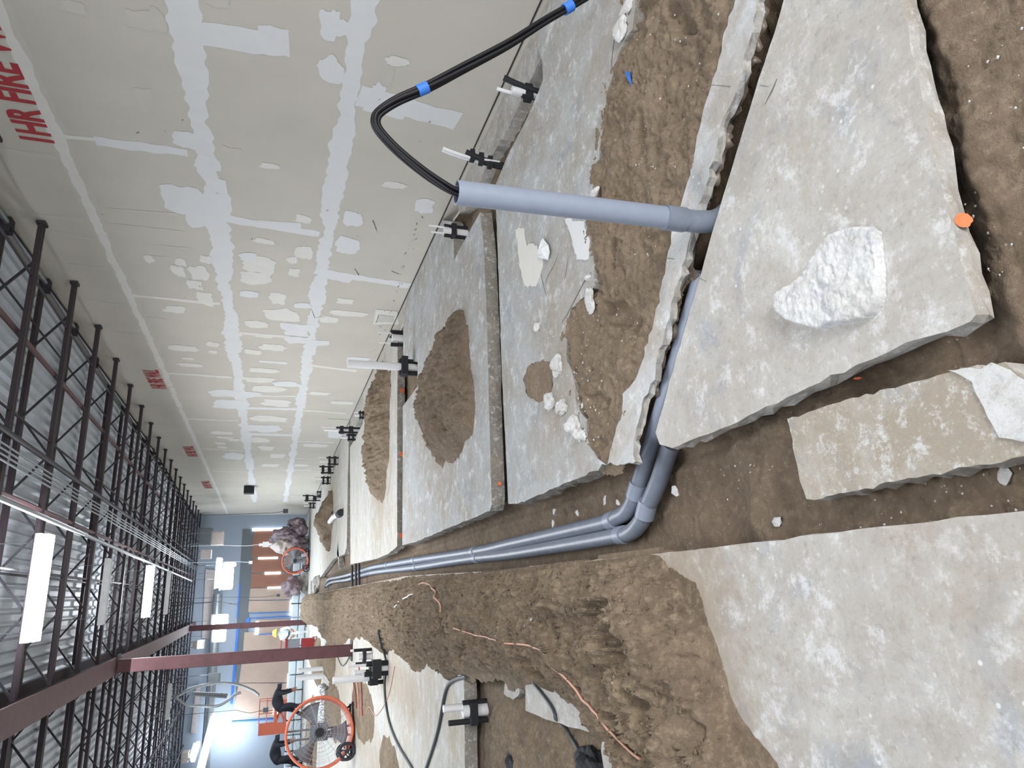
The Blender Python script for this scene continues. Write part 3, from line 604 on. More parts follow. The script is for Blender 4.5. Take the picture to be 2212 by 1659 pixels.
# clods on the berm
m = MB()
for i in range(900):
    y = 2.3+rs.random()**1.7*9; x = rs.uniform(-.8, .02); r = rs.uniform(.006, .022); pebble(x, y, rs.uniform(.05, .2) if 0 else .0, 0.0001)
clods = MB()
m = clods
berm_o = [o for o in bpy.data.objects if o.name == 'dirt_berm'][0]
bv = np.empty(len(berm_o.data.vertices)*3); berm_o.data.vertices.foreach_get('co', bv); bv = bv.reshape(-1, 3); bv = bv[(bv[:, 2] > .03) & (bv[:, 1] < 14)]
for i in range(3500):
    p = bv[rs.randrange(len(bv))]; pebble(p[0], p[1], p[2], rs.uniform(.003, .011)*(1+.06*p[1]))
tag(obj('dirt_clods', clods, 'soil_y'), 'loose clods of dirt over the berm', 'dirt', kind='stuff')
# dirt veneer on near left floor next to berm and stains
def flat_patch(name, pts, mat, label, cat, z=.002, th=.003, seed=3, amp=.01, step=.03):
    pp = jagline([F(*p) for p in pts], step, amp, True, seed); mm = MB(); mm.prism(pp, z-.001, z+th, 0, 0, 0)
    return tag(obj(name, mm, [mat, mat], tri=True), label, cat)
pile('dirt_patch', [(.1, 3.4), (.08, 2.75), (-.02, 2.52), (-.22, 2.42), (-.42, 2.36), (-.6, 2.16), (-.95, 2.1), (-1.2, 2.2), (-.9, 2.9), (-.3, 2.9)], .012, 'soil_y', 'thin trodden dirt fading onto the near floor', 'dirt pile', edge=.12, seed=31, fine=.012, pw=.8)
flat_patch('dust_stain', [(1143, 790), (1165, 782), (1190, 785), (1195, 830), (1190, 860), (1165, 870), (1140, 855), (1130, 820)], 'soil_f', 'flat brown dust stain on the grey-blue slab', 'dirt pile', th=.001)
for k, (pts, lab) in enumerate((([(1115, 495), (1132, 495), (1138, 530), (1160, 530), (1175, 560), (1168, 600), (1158, 620), (1135, 618), (1125, 580)], 'cream scraped plaster film on the grey-blue slab'),
                            ([(1218, 472), (1262, 478), (1275, 520), (1272, 560), (1248, 562), (1238, 520), (1230, 495)], 'pale blue-white plaster sheet at the slab edge'))):
    flat_patch('plaster_film', pts, 'mud2' if k == 0 else 'mud', lab, 'plaster', th=.004, seed=40+k)
# scraps of paper, crumpled
def scrap(name, pts, mat, label, cat, z=.01, h=.03, seed=1):
    mm = MB(); P = [F(*p, z) for p in pts]; c = np.mean(P, 0); rs2 = random.Random(seed); n = len(P)
    vs = [(c[0], c[1], z+h)]+[(p[0], p[1], z+rs2.uniform(0, h*.5)) for p in P]+[((p[0]+c[0])/2, (p[1]+c[1])/2, z+rs2.uniform(h*.2, h)) for p in P]
    fs = []
    for i in range(n):
        j = (i+1) % n; fs += [(0, 1+n+i, 1+n+j), (1+n+i, 1+i, 1+j, 1+n+j)]
    mm.add(vs, fs); o = obj(name, mm, mat); md = o.modifiers.new('s', 'SOLIDIFY'); md.thickness = .002; return tag(o, label, cat)
scrap('paper_scrap', [(1163, 550), (1172, 522), (1176, 515), (1186, 530), (1190, 545), (1186, 562), (1165, 556)], 'paper', 'small white crumpled paper scrap on the grey-blue slab', 'litter')
scrap('paper_scrap', [(1135, 1340), (1142, 1312), (1155, 1320), (1160, 1335), (1152, 1350), (1150, 1362), (1165, 1372), (1155, 1376), (1133, 1362)], 'wrap', 'white torn bag scrap half buried in the berm', 'litter', z=.17)
scrap('blue_flag', [(1351, 154), (1363, 156), (1367, 185), (1362, 178)], 'blue', 'small bright blue tape scrap on the dirt fill', 'litter', z=.0, h=.015)
# vapour barrier torn film along strip
film = [([(1560, 262), (1590, 200), (1612, 135), (1622, 120), (1612, 170), (1628, 140), (1608, 200), (1600, 215), (1605, 240), (1585, 262), (1560, 310)], 'torn grey vapour film hanging from the strip near the top edge'),
        ([(1530, 400), (1555, 340), (1575, 290), (1570, 330), (1548, 390), (1540, 430), (1518, 460), (1515, 440)], 'torn grey vapour film by the foot of the grey conduit'),
        ([(1478, 585), (1490, 560), (1510, 595), (1498, 610), (1468, 620)], 'pointed flap of grey vapour film in the diagonal trench'),
        ([(1415, 775), (1442, 792), (1425, 805), (1405, 815), (1408, 795)], 'triangular flap of grey vapour film beside the pipe')]
rib = [F(1641, -40, -.036), F(1634, 0, -.036), F(1625, 70, -.036), F(1605, 130, -.036), F(1590, 200, -.036), F(1560, 260, -.036), F(1545, 330, -.036), F(1525, 400, -.036), F(1510, 440, -.036), F(1493, 500, -.036), F(1480, 560, -.036), F(1455, 640, -.036), F(1440, 700, -.036), F(1420, 770, -.036), F(1400, 850, -.036)]
P_ = crom([Vector((*p, 0)) for p in rib], 8); mm = MB(); vs = []
for i, p in enumerate(P_):
    d = (P_[min(i+1, len(P_)-1)]-P_[max(i-1, 0)]).normalized(); nn = Vector((-d.y, d.x, 0)); nn = nn if nn.y < 0 else -nn
    w = .025+.045*abs(mnoise.noise(Vector((i*.23, 3, 0))))*2+.012*mnoise.noise(Vector((i*.9, 7, 0)))
    for q, zz in ((-.02, -.037), (w*.5, -.045-.01*mnoise.noise(Vector((i*.5, 0, 0)))), (w, -.06-.03*abs(mnoise.noise(Vector((i*.4, 5, 0)))))): vs.append((p.x+nn.x*q, p.y+nn.y*q, zz))
mm.add(vs, [(3*i+j, 3*i+j+1, 3*i+j+4, 3*i+j+3) for i in range(len(P_)-1) for j in range(2)])
o = obj('vapour_film', mm, 'vapor', None, True); md = o.modifiers.new('s', 'SOLIDIFY'); md.thickness = .0015; tag(o, 'long ragged edge of grey vapour film under the jagged side of the narrow strip', 'plastic film')
for k, (pts, lab) in enumerate(film): scrap('vapour_film', pts, 'vapor', lab, 'plastic film', z=-.075, h=.02, seed=k)
# cracks and orange paint dots: thin marks
def mark(name, pts, w, mat, label, cat, z=.0015):
    mm = MB(); P = [Vector((*F(*p, z), z)) for p in pts]; vs = []
    for i, p in enumerate(P):
        d = (P[min(i+1, len(P)-1)]-P[max(i-1, 0)]).normalized(); nn = Vector((-d.y, d.x, 0))
        ww = w*(.35 if i in (0, len(P)-1) else 1); vs += [p+nn*ww/2, p-nn*ww/2]
    mm.add(vs, [(2*i, 2*i+1, 2*i+3, 2*i+2) for i in range(len(P)-1)]); return tag(obj(name, mm, mat), label, cat)
for pts, w, lab in (([(1160, 570), (1168, 592), (1172, 610), (1180, 640)], .006, 'dark crack curving below the paper scrap'), ([(1206, 547), (1196, 575), (1183, 596), (1177, 618)], .006, 'dark crack right of the paper scrap'),
                  ([(1228, 553), (1224, 580), (1219, 605)], .007, 'short dark crack in the plastered slab'), ([(1277, 588), (1262, 608), (1240, 650), (1225, 680), (1212, 698)], .01, 'long crack running to the broken slab edge'),
                  ([(1334, 52), (1326, 90), (1321, 130), (1321, 160)], .008, 'thin dark wire at the edge of the upper dirt fill'), ([(1535, 183), (1578, 187)], .006, 'saw cut mark across the concrete strip'), ([(1641, 184), (1660, 187)], .005, 'saw cut mark on the near slab'),
                  ([(1430, 556), (1457, 560)], .006, 'second saw cut mark across the strip'), ([(1507, 599), (1525, 608)], .005, 'short saw mark at the edge of the near slab'), ([(1652, 225), (1668, 195), (1678, 170)], .008, 'small brown scuff on the near slab')):
    mark('crack', pts, w, 'pencil', lab, 'crack')
def dot(p, n, r, label):
    p = Vector(p); n = Vector(n).normalized(); a = n.orthogonal().normalized(); b = n.cross(a); mm = MB(); rs2 = random.Random(int(p.y*100))
    mm.add([p+n*.004+(a*math.cos(t)+b*math.sin(t))*r*rs2.uniform(.9, 1.07) for t in np.linspace(0, 6.283, 17)[:-1]], [tuple(range(16))])
    return tag(obj('paint_dot', mm, 'orange_spray'), label, 'paint mark', 'orange paint marks')
q = pl(2103, 480, 1, 1.136); dot((q.x, q.y+.002, -.03), (0, -1, .7), .021, 'bright orange paint dot on the near slab edge')
q = F(1852, 812, -.06); dot((.578, q[1], -.06), (-1, 0, .1), .012, 'small orange dot on the side of the near slab')
for u, v, l in ((866, 847, 'orange dot on the third slab edge, nearest the wall'), (866, 983, 'orange dot halfway along the third slab edge'), (866, 1157, 'orange dot on the third slab edge, nearest the trench')):
    q = F(u, v, -.05); dot((q[0], 9.62, -.05), (0, -1, .0), .035, l)
q = pl(1077, 1046, 2, -.06); dot((q.x, 5.22, -.06), (0, -1, 0), .016, 'orange dot on the edge of the second slab')
q = F(1098, 1470, -.02); dot((q[0], q[1], -.026), (0, 0, 1), .03, 'orange paint dot on the small grey block in the left cut')

# ------------------------------------------------------------------ grey conduits in the trench
PR = .045; PZ = -.2
def conduit(name, pts, label, rings, z=PZ):
    r0 = root(name, (*F(*pts[0], z), z), label, 'conduit', 'grey conduits in the trench')
    P = [Vector((*F(u, v, z), z)) for u, v in pts]; C = crom(P, 5)
    mm = MB(); mm.tube(C, PR, 16); obj('pipe', mm, 'pvcd', r0, True)
    for (u, v, L) in rings:
        c = Vector((*F(u, v, z), z)); i = min(range(1, len(C)-1), key=lambda k: (C[k]-c).length)
        d = (C[i+1]-C[i-1]).normalized(); mm = MB(); mm.tube([C[i]-d*L/2, C[i]+d*L/2], PR+.006, 16); obj('coupling', mm, 'pvc', r0, True)
    return r0, C
P1 = [(1400, 980), (1386, 1028), (1378, 1053), (1368, 1083), (1353, 1106), (1335, 1116), (1313, 1126.6), (1226, 1147), (1100, 1175), (1026, 1191), (897, 1210), (838, 1220), (800, 1227), (753, 1242), (726, 1248), (712, 1251), (706, 1257), (703, 1268)]
P2_ = [(1450, 962), (1442, 982), (1427, 1028), (1409, 1073), (1399, 1091), (1391, 1116), (1373, 1142), (1353, 1154), (1335, 1157), (1252, 1172), (1100, 1197), (1031, 1205), (975, 1213), (900, 1225), (800, 1238), (753, 1252), (726, 1256), (712, 1260), (706, 1266)]
r1, C1 = conduit('grey_conduit', P1, 'grey conduit running down the trench, the one nearer the slabs, rising out between slabs', [(1376, 1058, .09), (1322, 1122, .07), (1026, 1191, .1), (897, 1210, .12), (838, 1220, .12)])
conduit('grey_conduit', P2_, 'grey conduit running down the trench beside the berm', [(1396, 1098, .09), (1343, 1157, .07), (1031, 1205, .1), (900, 1225, .12), (800, 1238, .12)])
# continuation of the first conduit under the slab edge
zc = -.115
mm = MB(); mm.tube(crom([C1[0], Vector((*F(1424, 905, zc), zc)), Vector((*F(1458, 800, zc), zc)), Vector((*F(1505, 640, zc), zc)), Vector((*F(1520, 590, zc), zc))], 6), PR, 16); obj('pipe', mm, 'pvc', r1, True)
# upright conduit with sweep elbow disappearing under the near slab
low = pl(1440, 470, 1, 2.17); topp = pl(986, 416, 1, 2.17)
ru = root('upright_conduit', tuple(low), 'grey conduit standing upright out of the diagonal trench with cables in its top', 'conduit')
mm = MB(); mm.tube([low, topp], PR, 28, cap=False); mm.tube([low+(topp-low)*.3, topp], PR-.005, 28, cap=False)
n = 28; mm.f += [(28+i, 28+(i+1) % n, 56+28+(i+1) % n, 56+28+i) for i in range(n)]; mm.m += [0]*n
obj('riser', mm, 'pvc', ru, True)
q1 = pl(1477, 475, 1, 2.17); mm = MB(); mm.tube([pl(1434, 469.5, 1, 2.17), q1], PR+.006, 28); tag(obj('coupling', mm, 'pvcd', ru, True), 'slightly darker collar at the foot')
d = (q1-low).normalized(); mm = MB(); mm.tube(crom([q1-d*.02, q1, pl(1510, 479, 1, 2.165), pl(1545, 476, 1, 2.15), pl(1572, 458, 1, 2.12), pl(1590, 425, 1, 2.09)], 7), PR+.001, 28); obj('elbow', mm, 'pvcd', ru, True)

# cable bundle out of the riser
path = [(1010, 420), (985, 414), (962, 402), (920, 374), (872, 336), (836, 302), (815, 276), (811, 256), (822, 239), (860, 215), (925, 187), (1000, 148), (1100, 95), (1180, 44), (1250, 3), (1320, -40), (1420, -100)]
ypl = [2.17, 2.17, 2.165, 2.16, 2.15, 2.14, 2.13, 2.12, 2.11, 2.09, 2.06, 2.03, 1.99, 1.96, 1.93, 1.9, 1.86]
CP = crom([pl(u, v, 1, y) for (u, v), y in zip(path, ypl)], 6)
rb = root('cable_bundle', tuple(CP[0]), 'bundle of thick black cables looping out of the grey upright conduit', 'cable')
for k in range(4):
    ph = k*math.pi/2; pp = []
    for i, p in enumerate(CP):
        t = (CP[min(i+1, len(CP)-1)]-CP[max(i-1, 0)]).normalized(); a = Vector((0, 1, 0)); b = t.cross(a).normalized(); w = ph+.035*i; rr = .0105+.002*math.sin(i*.11+k)
        pp.append(p+(a*math.cos(w)+b*math.sin(w))*rr)
    mm = MB(); mm.tube(pp, .0085, 10); obj('cable', mm, 'cable', rb, True)
for (u, v) in ((930, 185), (1212, 26)):
    i = min(range(len(CP)), key=lambda k: (CP[k]-pl(u, v, 1, 2.0)).length); d = (CP[i+1]-CP[i-1]).normalized()
    mm = MB(); mm.tube([CP[i]-d*.02, CP[i]+d*.02], .0215, 14); tag(obj('blue_tape', mm, 'blue', rb, True), 'bright blue tape wrap')

# three dark rods across the trench
for v0, u in enumerate((762, 770, 777)):
    x, y = F(u, 1240, -.08); mm = MB(); mm.tube([(.05, y, -.08), (.62, y, -.06)], .025, 8); tag(obj('steel_rod', mm, 'dark', None, True), ['dark rod across the far trench, farthest of three', 'middle dark rod across the far trench', 'dark rod across the far trench, nearest of three'][v0], 'rod')

# ------------------------------------------------------------------ stub-up pipes
def stub(loc, label, parts, group='capped stub-up pipes'):
    """parts: (kind, dx, dy, z0, z1, r, lean) kind w white, b black sleeve, k black band"""
    r0 = root('stub_up_pipe', loc, label, 'pipe', group)
    for kd, dx, dyy, z0, z1, r, lean in parts:
        mm = MB(); p = Vector(loc)
        if kd == 'k': mm.box((p.x+dx-r, p.y+dyy-r*.6, p.z+z0), (p.x+dx+r, p.y+dyy+r*.6, p.z+z1)); obj('strap', mm, 'black', r0)
        else:
            P = [p+Vector((dx+lean*t*t, dyy, z0+(z1-z0)*t)) for t in np.linspace(0, 1, 6)]
            mm.tube(P, r, 12); obj('pipe' if kd == 'w' else 'foam_sleeve', mm, 'white' if kd == 'w' else 'black', r0, True)
    return r0
S3 = lambda h, w: [('b', -w, 0, -.15, h*.55, .022, 0), ('b', w, 0, -.15, h*.62, .022, 0), ('w', -w*.2, .01, -.15, h*.95, .02, 0), ('w', w, 0, h*.5, h, .012, 0), ('k', 0, -.005, h*.15, h*.27, w+.03, 0), ('k', 0, -.005, h*.42, h*.52, w+.03, 0)]
def at(u, v, z): return (*F(u, v, z), z)
b = at(1160, 205, -.1)
stub((b[0], b[1], -.1), 'bent black-sleeved stub pipes nearest the camera against the wall', [('b', 0, -.03, -.1, .27, .022, .07), ('b', .0, .04, -.1, .12, .022, .03), ('b', .02, .005, -.1, .12, .02, -.05), ('w', .01, .05, .0, .3, .014, .02), ('w', .0, .0, -.1, .2, .03, .0), ('k', .005, .005, .04, .1, .06, 0)])
b = at(1078, 357, -.1)
stub((b[0], b[1], -.1), 'black corded foam-wrapped pipes with a pale pair above, second along the wall', [('b', 0, 0, -.1, .30, .026, .08), ('b', .01, .045, -.1, .25, .022, .06), ('w', .03, .04, .1, .5, .014, .06), ('w', .02, -.02, .0, .14, .01, .0), ('w', .03, .01, .1, .5, .014, .06), ('k', .02, .01, .06, .10, .05, 0), ('k', .04, .01, .14, .18, .05, 0), ('k', .06, .01, .22, .26, .05, 0)])
b = at(1000, 500, -.1)
stub((b[0]-.02, b[1], -.1), 'short square-topped stub pipes behind the grey upright conduit', [('b', -.05, 0, -.05, .2, .02, 0), ('b', .06, 0, -.05, .2, .02, 0), ('w', 0, .01, -.05, .2, .045, 0), ('w', -.03, 0, .15, .34, .01, 0), ('w', .04, 0, .15, .36, .01, 0), ('k', 0, -.02, .08, .13, .07, 0)])
b = at(866, 725, -.05)
stub((b[0]-.05, b[1], -.02), 'short low stub pipes just past the chipped wall corner', [('b', -.1, 0, -.1, .12, .03, 0), ('b', .1, 0, -.1, .12, .03, 0), ('w', 0, 0, -.1, .1, .06, 0), ('w', -.08, 0, .1, .3, .012, 0), ('w', .08, 0, .1, .3, .012, 0)])
b = at(902, 792, -.05)
stub((b[0], b[1]+.05, -.02), 'tall thick white pipe with a black clamp standing in the notch of the second slab', [('w', 0, 0, -.1, .85, .05, .0), ('b', -.08, 0, -.1, .2, .03, 0), ('b', .08, 0, -.1, .2, .03, 0), ('k', 0, -.03, .1, .18, .12, 0)])
for k, (u, v, h, lab) in enumerate(((787, 897, .22, 'lowest black stub pipes at the third slab notch'), (772, 930, .75, 'tall banded stub pipes at the third slab notch'), (768, 945, .35, 'short banded stub pipes beside the tall ones'), (731, 996, .55, 'medium banded stub pipes at the far slab'),
                                  (721, 1015, .7, 'banded stub pipes with a pointed top at the far slab'), (714, 1038, .5, 'short banded stub pipes past the pointed ones'), (694, 1068, .3, 'low dark stub pipes far along the wall'), (692, 1076, 1.05, 'tallest dark stub pipes far along the wall'), (682, 1092, .5, 'thin pointed stub pipes next to the far white panels'))):
    b = F(u, v, 0); w = .05 if k < 3 else .09
    stub((min(b[0], 3.8), b[1], -.02), lab, S3(h, w))
b = F(838, 1443); stub((b[0], b[1], 0.), 'black bracketed stub pipe at the edge of the berm, nearest of the left group', [('b', -.06, 0, 0, .32, .035, 0), ('b', .07, 0, 0, .3, .035, 0), ('w', .0, 0, .0, .2, .04, 0), ('w', .06, 0, .3, .55, .018, 0), ('k', 0, -.02, .1, .22, .12, 0)], 'stub pipes left of the berm')
b = F(828, 1458); hz = lambda u, v, y: pl(u, v, 1, y).z
y_ = b[1]; stub((b[0], y_, 0.), 'tallest white pipe left of the berm, standing in a black clamp', [('w', -.02, 0, hz(803, 1463, y_), hz(719, 1463, y_), .048, -.0), ('w', .06, .02, hz(803, 1455, y_), hz(765, 1453, y_), .03, 0), ('b', .06, 0, .0, hz(790, 1450, y_), .03, 0), ('b', -.09, 0, .0, hz(795, 1470, y_), .03, 0), ('k', 0, -.02, hz(815, 1458, y_), hz(797, 1458, y_), .12, 0)], 'stub pipes left of the berm')
b = F(803, 1417); y_ = b[1]; stub((b[0], y_, 0.), 'white capped pipe between two black sleeves beside the column base', [('w', 0, 0, 0, hz(774, 1418, y_), .05, 0), ('b', -.1, 0, 0, hz(768, 1424, y_), .022, 0), ('b', .1, 0, 0, hz(764, 1410, y_), .025, 0), ('w', .1, 0, hz(764, 1410, y_), hz(757, 1410, y_), .02, 0), ('w', -.1, 0, hz(768, 1424, y_), hz(761, 1424, y_), .02, 0), ('k', 0, -.03, hz(790, 1417, y_), hz(783, 1417, y_), .11, 0)], 'stub pipes left of the berm')
b = F(1040, 1538, -.1); stub((b[0], b[1], -.1), 'thick white pipe with black sleeve standing in the left cut', [('w', .02, 0, -.05, .16, .05, 0), ('w', .05, .01, .14, .32, .03, 0), ('b', -.06, 0, -.05, .28, .022, 0), ('b', .08, 0, -.05, .16, .022, 0), ('k', .0, -.03, .05, .11, .085, 0)], 'stub pipes left of the berm')
b = F(698, 1460); stub((b[0], b[1], 0), 'pair of pale pipes far behind the big fan', [('w', 0, 0, 0, .75, .08, 0), ('w', .2, 0, 0, .7, .06, 0)], 'stub pipes left of the berm')
# loose cut white pipe on far slab
a = Vector((*F(714, 1132), .06)); b = Vector((*F(742, 1107), .06)); rp = root('cut_pipe', tuple(a), 'loose white curved pipe with a black end lying on the far slab', 'pipe')
mm = MB(); mm.tube(crom([a, a.lerp(b, .5)+Vector((.05, .1, .02)), b-(b-a)*.15], 4), .07, 10); obj('pipe', mm, 'white', rp, True)
mm = MB(); mm.tube([b-(b-a)*.15, b], .09, 10); obj('end_cap', mm, 'black', rp, True)

# ------------------------------------------------------------------ cords on the floor
from mathutils.bvhtree import BVHTree
_tr = []
bpy.context.view_layer.update()
_dg = bpy.context.evaluated_depsgraph_get()
for _o in bpy.data.objects:
    if _o.name in ('dirt_berm', 'dirt_fill.001', 'trench_soil', 'dirt_patch') or _o.name.startswith('concrete_slab') or _o.name.startswith('floor'): _tr.append(BVHTree.FromObject(_o, _dg))
def ground(x, y):
    z = -.3
    for t in _tr:
        h = t.ray_cast(Vector((x, y, 2)), Vector((0, 0, -1)))
        if h[0]: z = max(z, h[0].z)
    return z
def lay(u, v, r):
    z = 0.
    for _ in range(6): x, y = F(u, v, z); z = .5*z+.5*(ground(x, y)+r)
    x, y = F(u, v, z); return Vector((x, y, max(z, ground(x, y)+r*.8)))
def cord(pts, r, mat, label, zf=.012, zs=None, name='cord'):
    Q = crom([Vector((u, v, 0)) for u, v in pts], 6); P = [lay(q.x, q.y, r) for q in Q]
    for _ in range(8): P = [P[0]]+[P[i]*.4+(P[i-1]+P[i+1])*.3 for i in range(1, len(P)-1)]+[P[-1]]
    for p in P: p.z = max(p.z, ground(p.x, p.y)+r*.9)
    P = crom([P[0]]+[Vector((P[i].x, P[i].y, max((P[i-1].z+2*P[i].z+P[i+1].z)/4, ground(P[i].x, P[i].y)+r*.8))) for i in range(1, len(P)-1)]+[P[-1]], 2)
    mm = MB(); mm.tube(P, r, 8); return tag(obj(name, mm, mat, None, True), label, 'cord')
cord([(818, 1362), (822, 1385), (830, 1410), (836, 1440), (830, 1470), (832, 1510), (840, 1560), (860, 1610), (885, 1650), (900, 1680)], .016, 'cord', 'long dark cord curving left from the stub pipes to the picture edge')
cord([(1007, 1462), (990, 1465), (970, 1475), (960, 1500), (952, 1550), (940, 1600), (920, 1659), (910, 1690)], .016, 'cord', 'dark cord curving out of the dirt across the left floor', zs=[.1, .08, .03, .015, .015, .015, .015, .015])
cord([(1128, 1440), (1145, 1462), (1180, 1510), (1215, 1560), (1245, 1610), (1268, 1659), (1275, 1690)], .011, 'cord', 'thick dark green cord over the concrete piece in the left cut', zs=[.1, .06, .03, .02, -.02, -.05, -.06])
cord([(980, 1355), (1020, 1370), (1060, 1377), (1100, 1388), (1160, 1396), (1185, 1415), (1240, 1480), (1300, 1545), (1350, 1600), (1383, 1640)], .006, 'tan', 'thin tan wire lying over the near end of the berm', zs=[.2, .2, .2, .2, .18, .17, .15, .1, .06, .05])
cord([(905, 1262), (922, 1258), (938, 1270), (948, 1295), (957, 1322)], .008, 'tan', 'short tan wire looping on top of the berm', zs=[.14, .18, .2, .2, .18])
cord([(852, 1312), (870, 1298), (892, 1283)], .008, 'white', 'short white wire on the far berm', zs=[.18, .2, .2])
cord([(727, 1413), (733, 1430), (740, 1440), (750, 1428), (757, 1412)], .012, 'cord', 'small dark cord loop by the column base')
cord([(852, 1440), (845, 1480), (835, 1515), (815, 1545), (808, 1545), (797, 1522), (790, 1545)], .006, 'tan', 'thin pinkish wire snaking over the left floor')
for k, (a, b_) in enumerate((((775, 1440), (783, 1546)), ((768, 1450), (775, 1550)), ((762, 1468), (770, 1530)))):
    cord([a, ((a[0]+b_[0])/2+3, (a[1]+b_[1])/2), b_], .01, 'redpaint' if k != 1 else 'tan', ['red wire strung over the floor beyond the clamp pipe', 'tan wire strung over the floor next to the red one', 'farthest red wire on the left floor'][k])
# foil-wrapped duct on the floor behind the fan
P = [Vector((*F(u, v), .12)) for u, v in ((698, 1478), (702, 1500), (703, 1530), (700, 1562))]
P = [pl(u, v, 1, 19.5) for u, v in ((694, 1478), (702, 1500), (702, 1530), (698, 1562))]
C = crom(P, 14); mm = MB(); mm.tube(C, .13, 14, rad=[.13*(1+.14*math.sin(i*1.9))*(.5+.5*min(1, i/8)) for i in range(len(C))]); tag(obj('foil_duct', mm, 'foil', None, True), 'crinkled silver foil duct hanging behind the big fan', 'duct')

# ------------------------------------------------------------------ steel: columns, girder, joists
def ibeam(mb, x, y, z0, z1, w=.2, d=.2):
    mb.box((x-w/2, y-d/2, z0), (x+w/2, y-d/2+.015, z1)); mb.box((x-w/2, y+d/2-.015, z0), (x+w/2, y+d/2, z1)); mb.box((x-.008, y-d/2, z0), (x+.008, y+d/2, z1))
for k, y in enumerate((14.98, 33.0)):
    r0 = root('steel_column', (-1.05, y, 0), ['dark red steel column standing in the dirt, nearer of the two', 'farther dark red steel column before the papered windows'][k], 'column')
    mm = MB(); mm.box((-1.16, y-.1, 0), (-.94, y+.1, gbot(y)))
    o = obj('shaft', mm, 'colpaint', r0); md = o.modifiers.new('b', 'BEVEL'); md.width = .012
    mm = MB(); mm.box((-1.25, y-.18, gbot(y)-.02), (-.85, y+.18, gbot(y))); obj('cap_plate', mm, 'steel', r0)
    mm = MB(); mm.box((-1.24, y-.18, 0), (-.86, y+.18, .02)); obj('base_plate', mm, 'steel', r0)
r0 = root('steel_girder', (-1.05, 16, gbot(16)), 'long dark red steel girder carrying the roof joists', 'beam')
def slope_box(mb, x0, x1, ya, yb, zf, h0, h1):
    vs = [(x0, ya, zf(ya)+h0), (x1, ya, zf(ya)+h0), (x1, yb, zf(yb)+h0), (x0, yb, zf(yb)+h0), (x0, ya, zf(ya)+h1), (x1, ya, zf(ya)+h1), (x1, yb, zf(yb)+h1), (x0, yb, zf(yb)+h1)]
    mb.add(vs, [(0,3,2,1),(4,5,6,7),(0,1,5,4),(1,2,6,5),(2,3,7,6),(3,0,4,7)])
mm = MB(); slope_box(mm, -1.2, -.9, -2, YF, gbot, 0, .025); tag(obj('bottom_flange', mm, 'steel_l', r0), 'paler red lower flange')
mm = MB(); slope_box(mm, -1.2, -.9, -2, YF, gbot, .43, .455); obj('top_flange', mm, 'steel', r0)
mm = MB(); slope_box(mm, -1.06, -1.04, -2, YF, gbot, .02, .44); obj('web', mm, 'steel', r0)
n = 0; jy = 7.92-1.578*1
def joist(y, x0, x1, label, group):
    zb = jbot(y); H = .40
    r0 = root('roof_joist', ((x0+x1)/2, y, zb), label, 'joist', group)
    mm = MB(); mm.box((x0, y-.045, zb), (x1, y-.006, zb+.05)); mm.box((x0, y+.006, zb), (x1, y+.045, zb+.05)); obj('bottom_chord', mm, 'steel', r0)
    mm = MB(); mm.box((x0-.05, y-.055, zb+H-.05), (x1+.0, y-.006, zb+H)); mm.box((x0-.05, y+.006, zb+H-.05), (x1+.0, y+.055, zb+H)); obj('top_chord', mm, 'steel', r0)
    if x1 > 3:
        mm = MB(); mm.box((x1-.16, y-.06, zb+H-.11), (x1+.0, y+.06, zb+H-.05)); obj('wall_seat', mm, 'dark', r0); mm = MB(); mm.box((x1-.03, y-.055, zb-.02), (x1, y+.055, zb+.07)); obj('end_cap', mm, 'dark', r0)
    mm = MB(); L = x1-x0; k = int(L/.42); P = []
    for i in range(k+1):
        P.append((x0+L*i/k, y, zb+.03 if i % 2 == 0 else zb+H-.03))
    for i in range(k): mm.bar(P[i], P[i+1], .024)
    obj('web', mm, 'dark', r0)
    return r0
def copy_tree(o, parent=None):
    c = o.copy(); COL.objects.link(c); c.parent = parent
    for ch_ in list(o.children): copy_tree(ch_, c)
    return c
JL = joist(jy, -.95, 3.99, 'right bay', 'roof joists between the girder and the fire wall')
JR = joist(jy, -9.9, -1.15, 'left bay', 'roof joists left of the girder')
ords = ['nearest', 'second', 'third', 'fourth', 'fifth', 'sixth', 'seventh', 'eighth', 'ninth', 'tenth', 'eleventh', 'twelfth', 'thirteenth', 'fourteenth', 'fifteenth', 'sixteenth', 'seventeenth', 'eighteenth', 'nineteenth', 'farthest']
for k in range(20):
    y = jy+1.578*k
    for J, nm in ((JL, 'right'), (JR, 'left')):
        o = J if k == 0 else copy_tree(J)
        o.location = (J.location.x, y, jbot(y))
        if nm == 'right': o['label'] = f'dark open-web roof joist resting on the fire wall, {ords[k]} from the camera'
        else: o['label'] = f'dark open-web roof joist left of the red girder, {ords[k]} from the camera'
# second girder far left
mm = MB(); slope_box(mm, -10.1, -9.9, 3, YF, gbot, 0, .5); tag(obj('steel_girder', mm, 'steel'), 'dark steel girder at the far left carrying the left joists', 'beam')
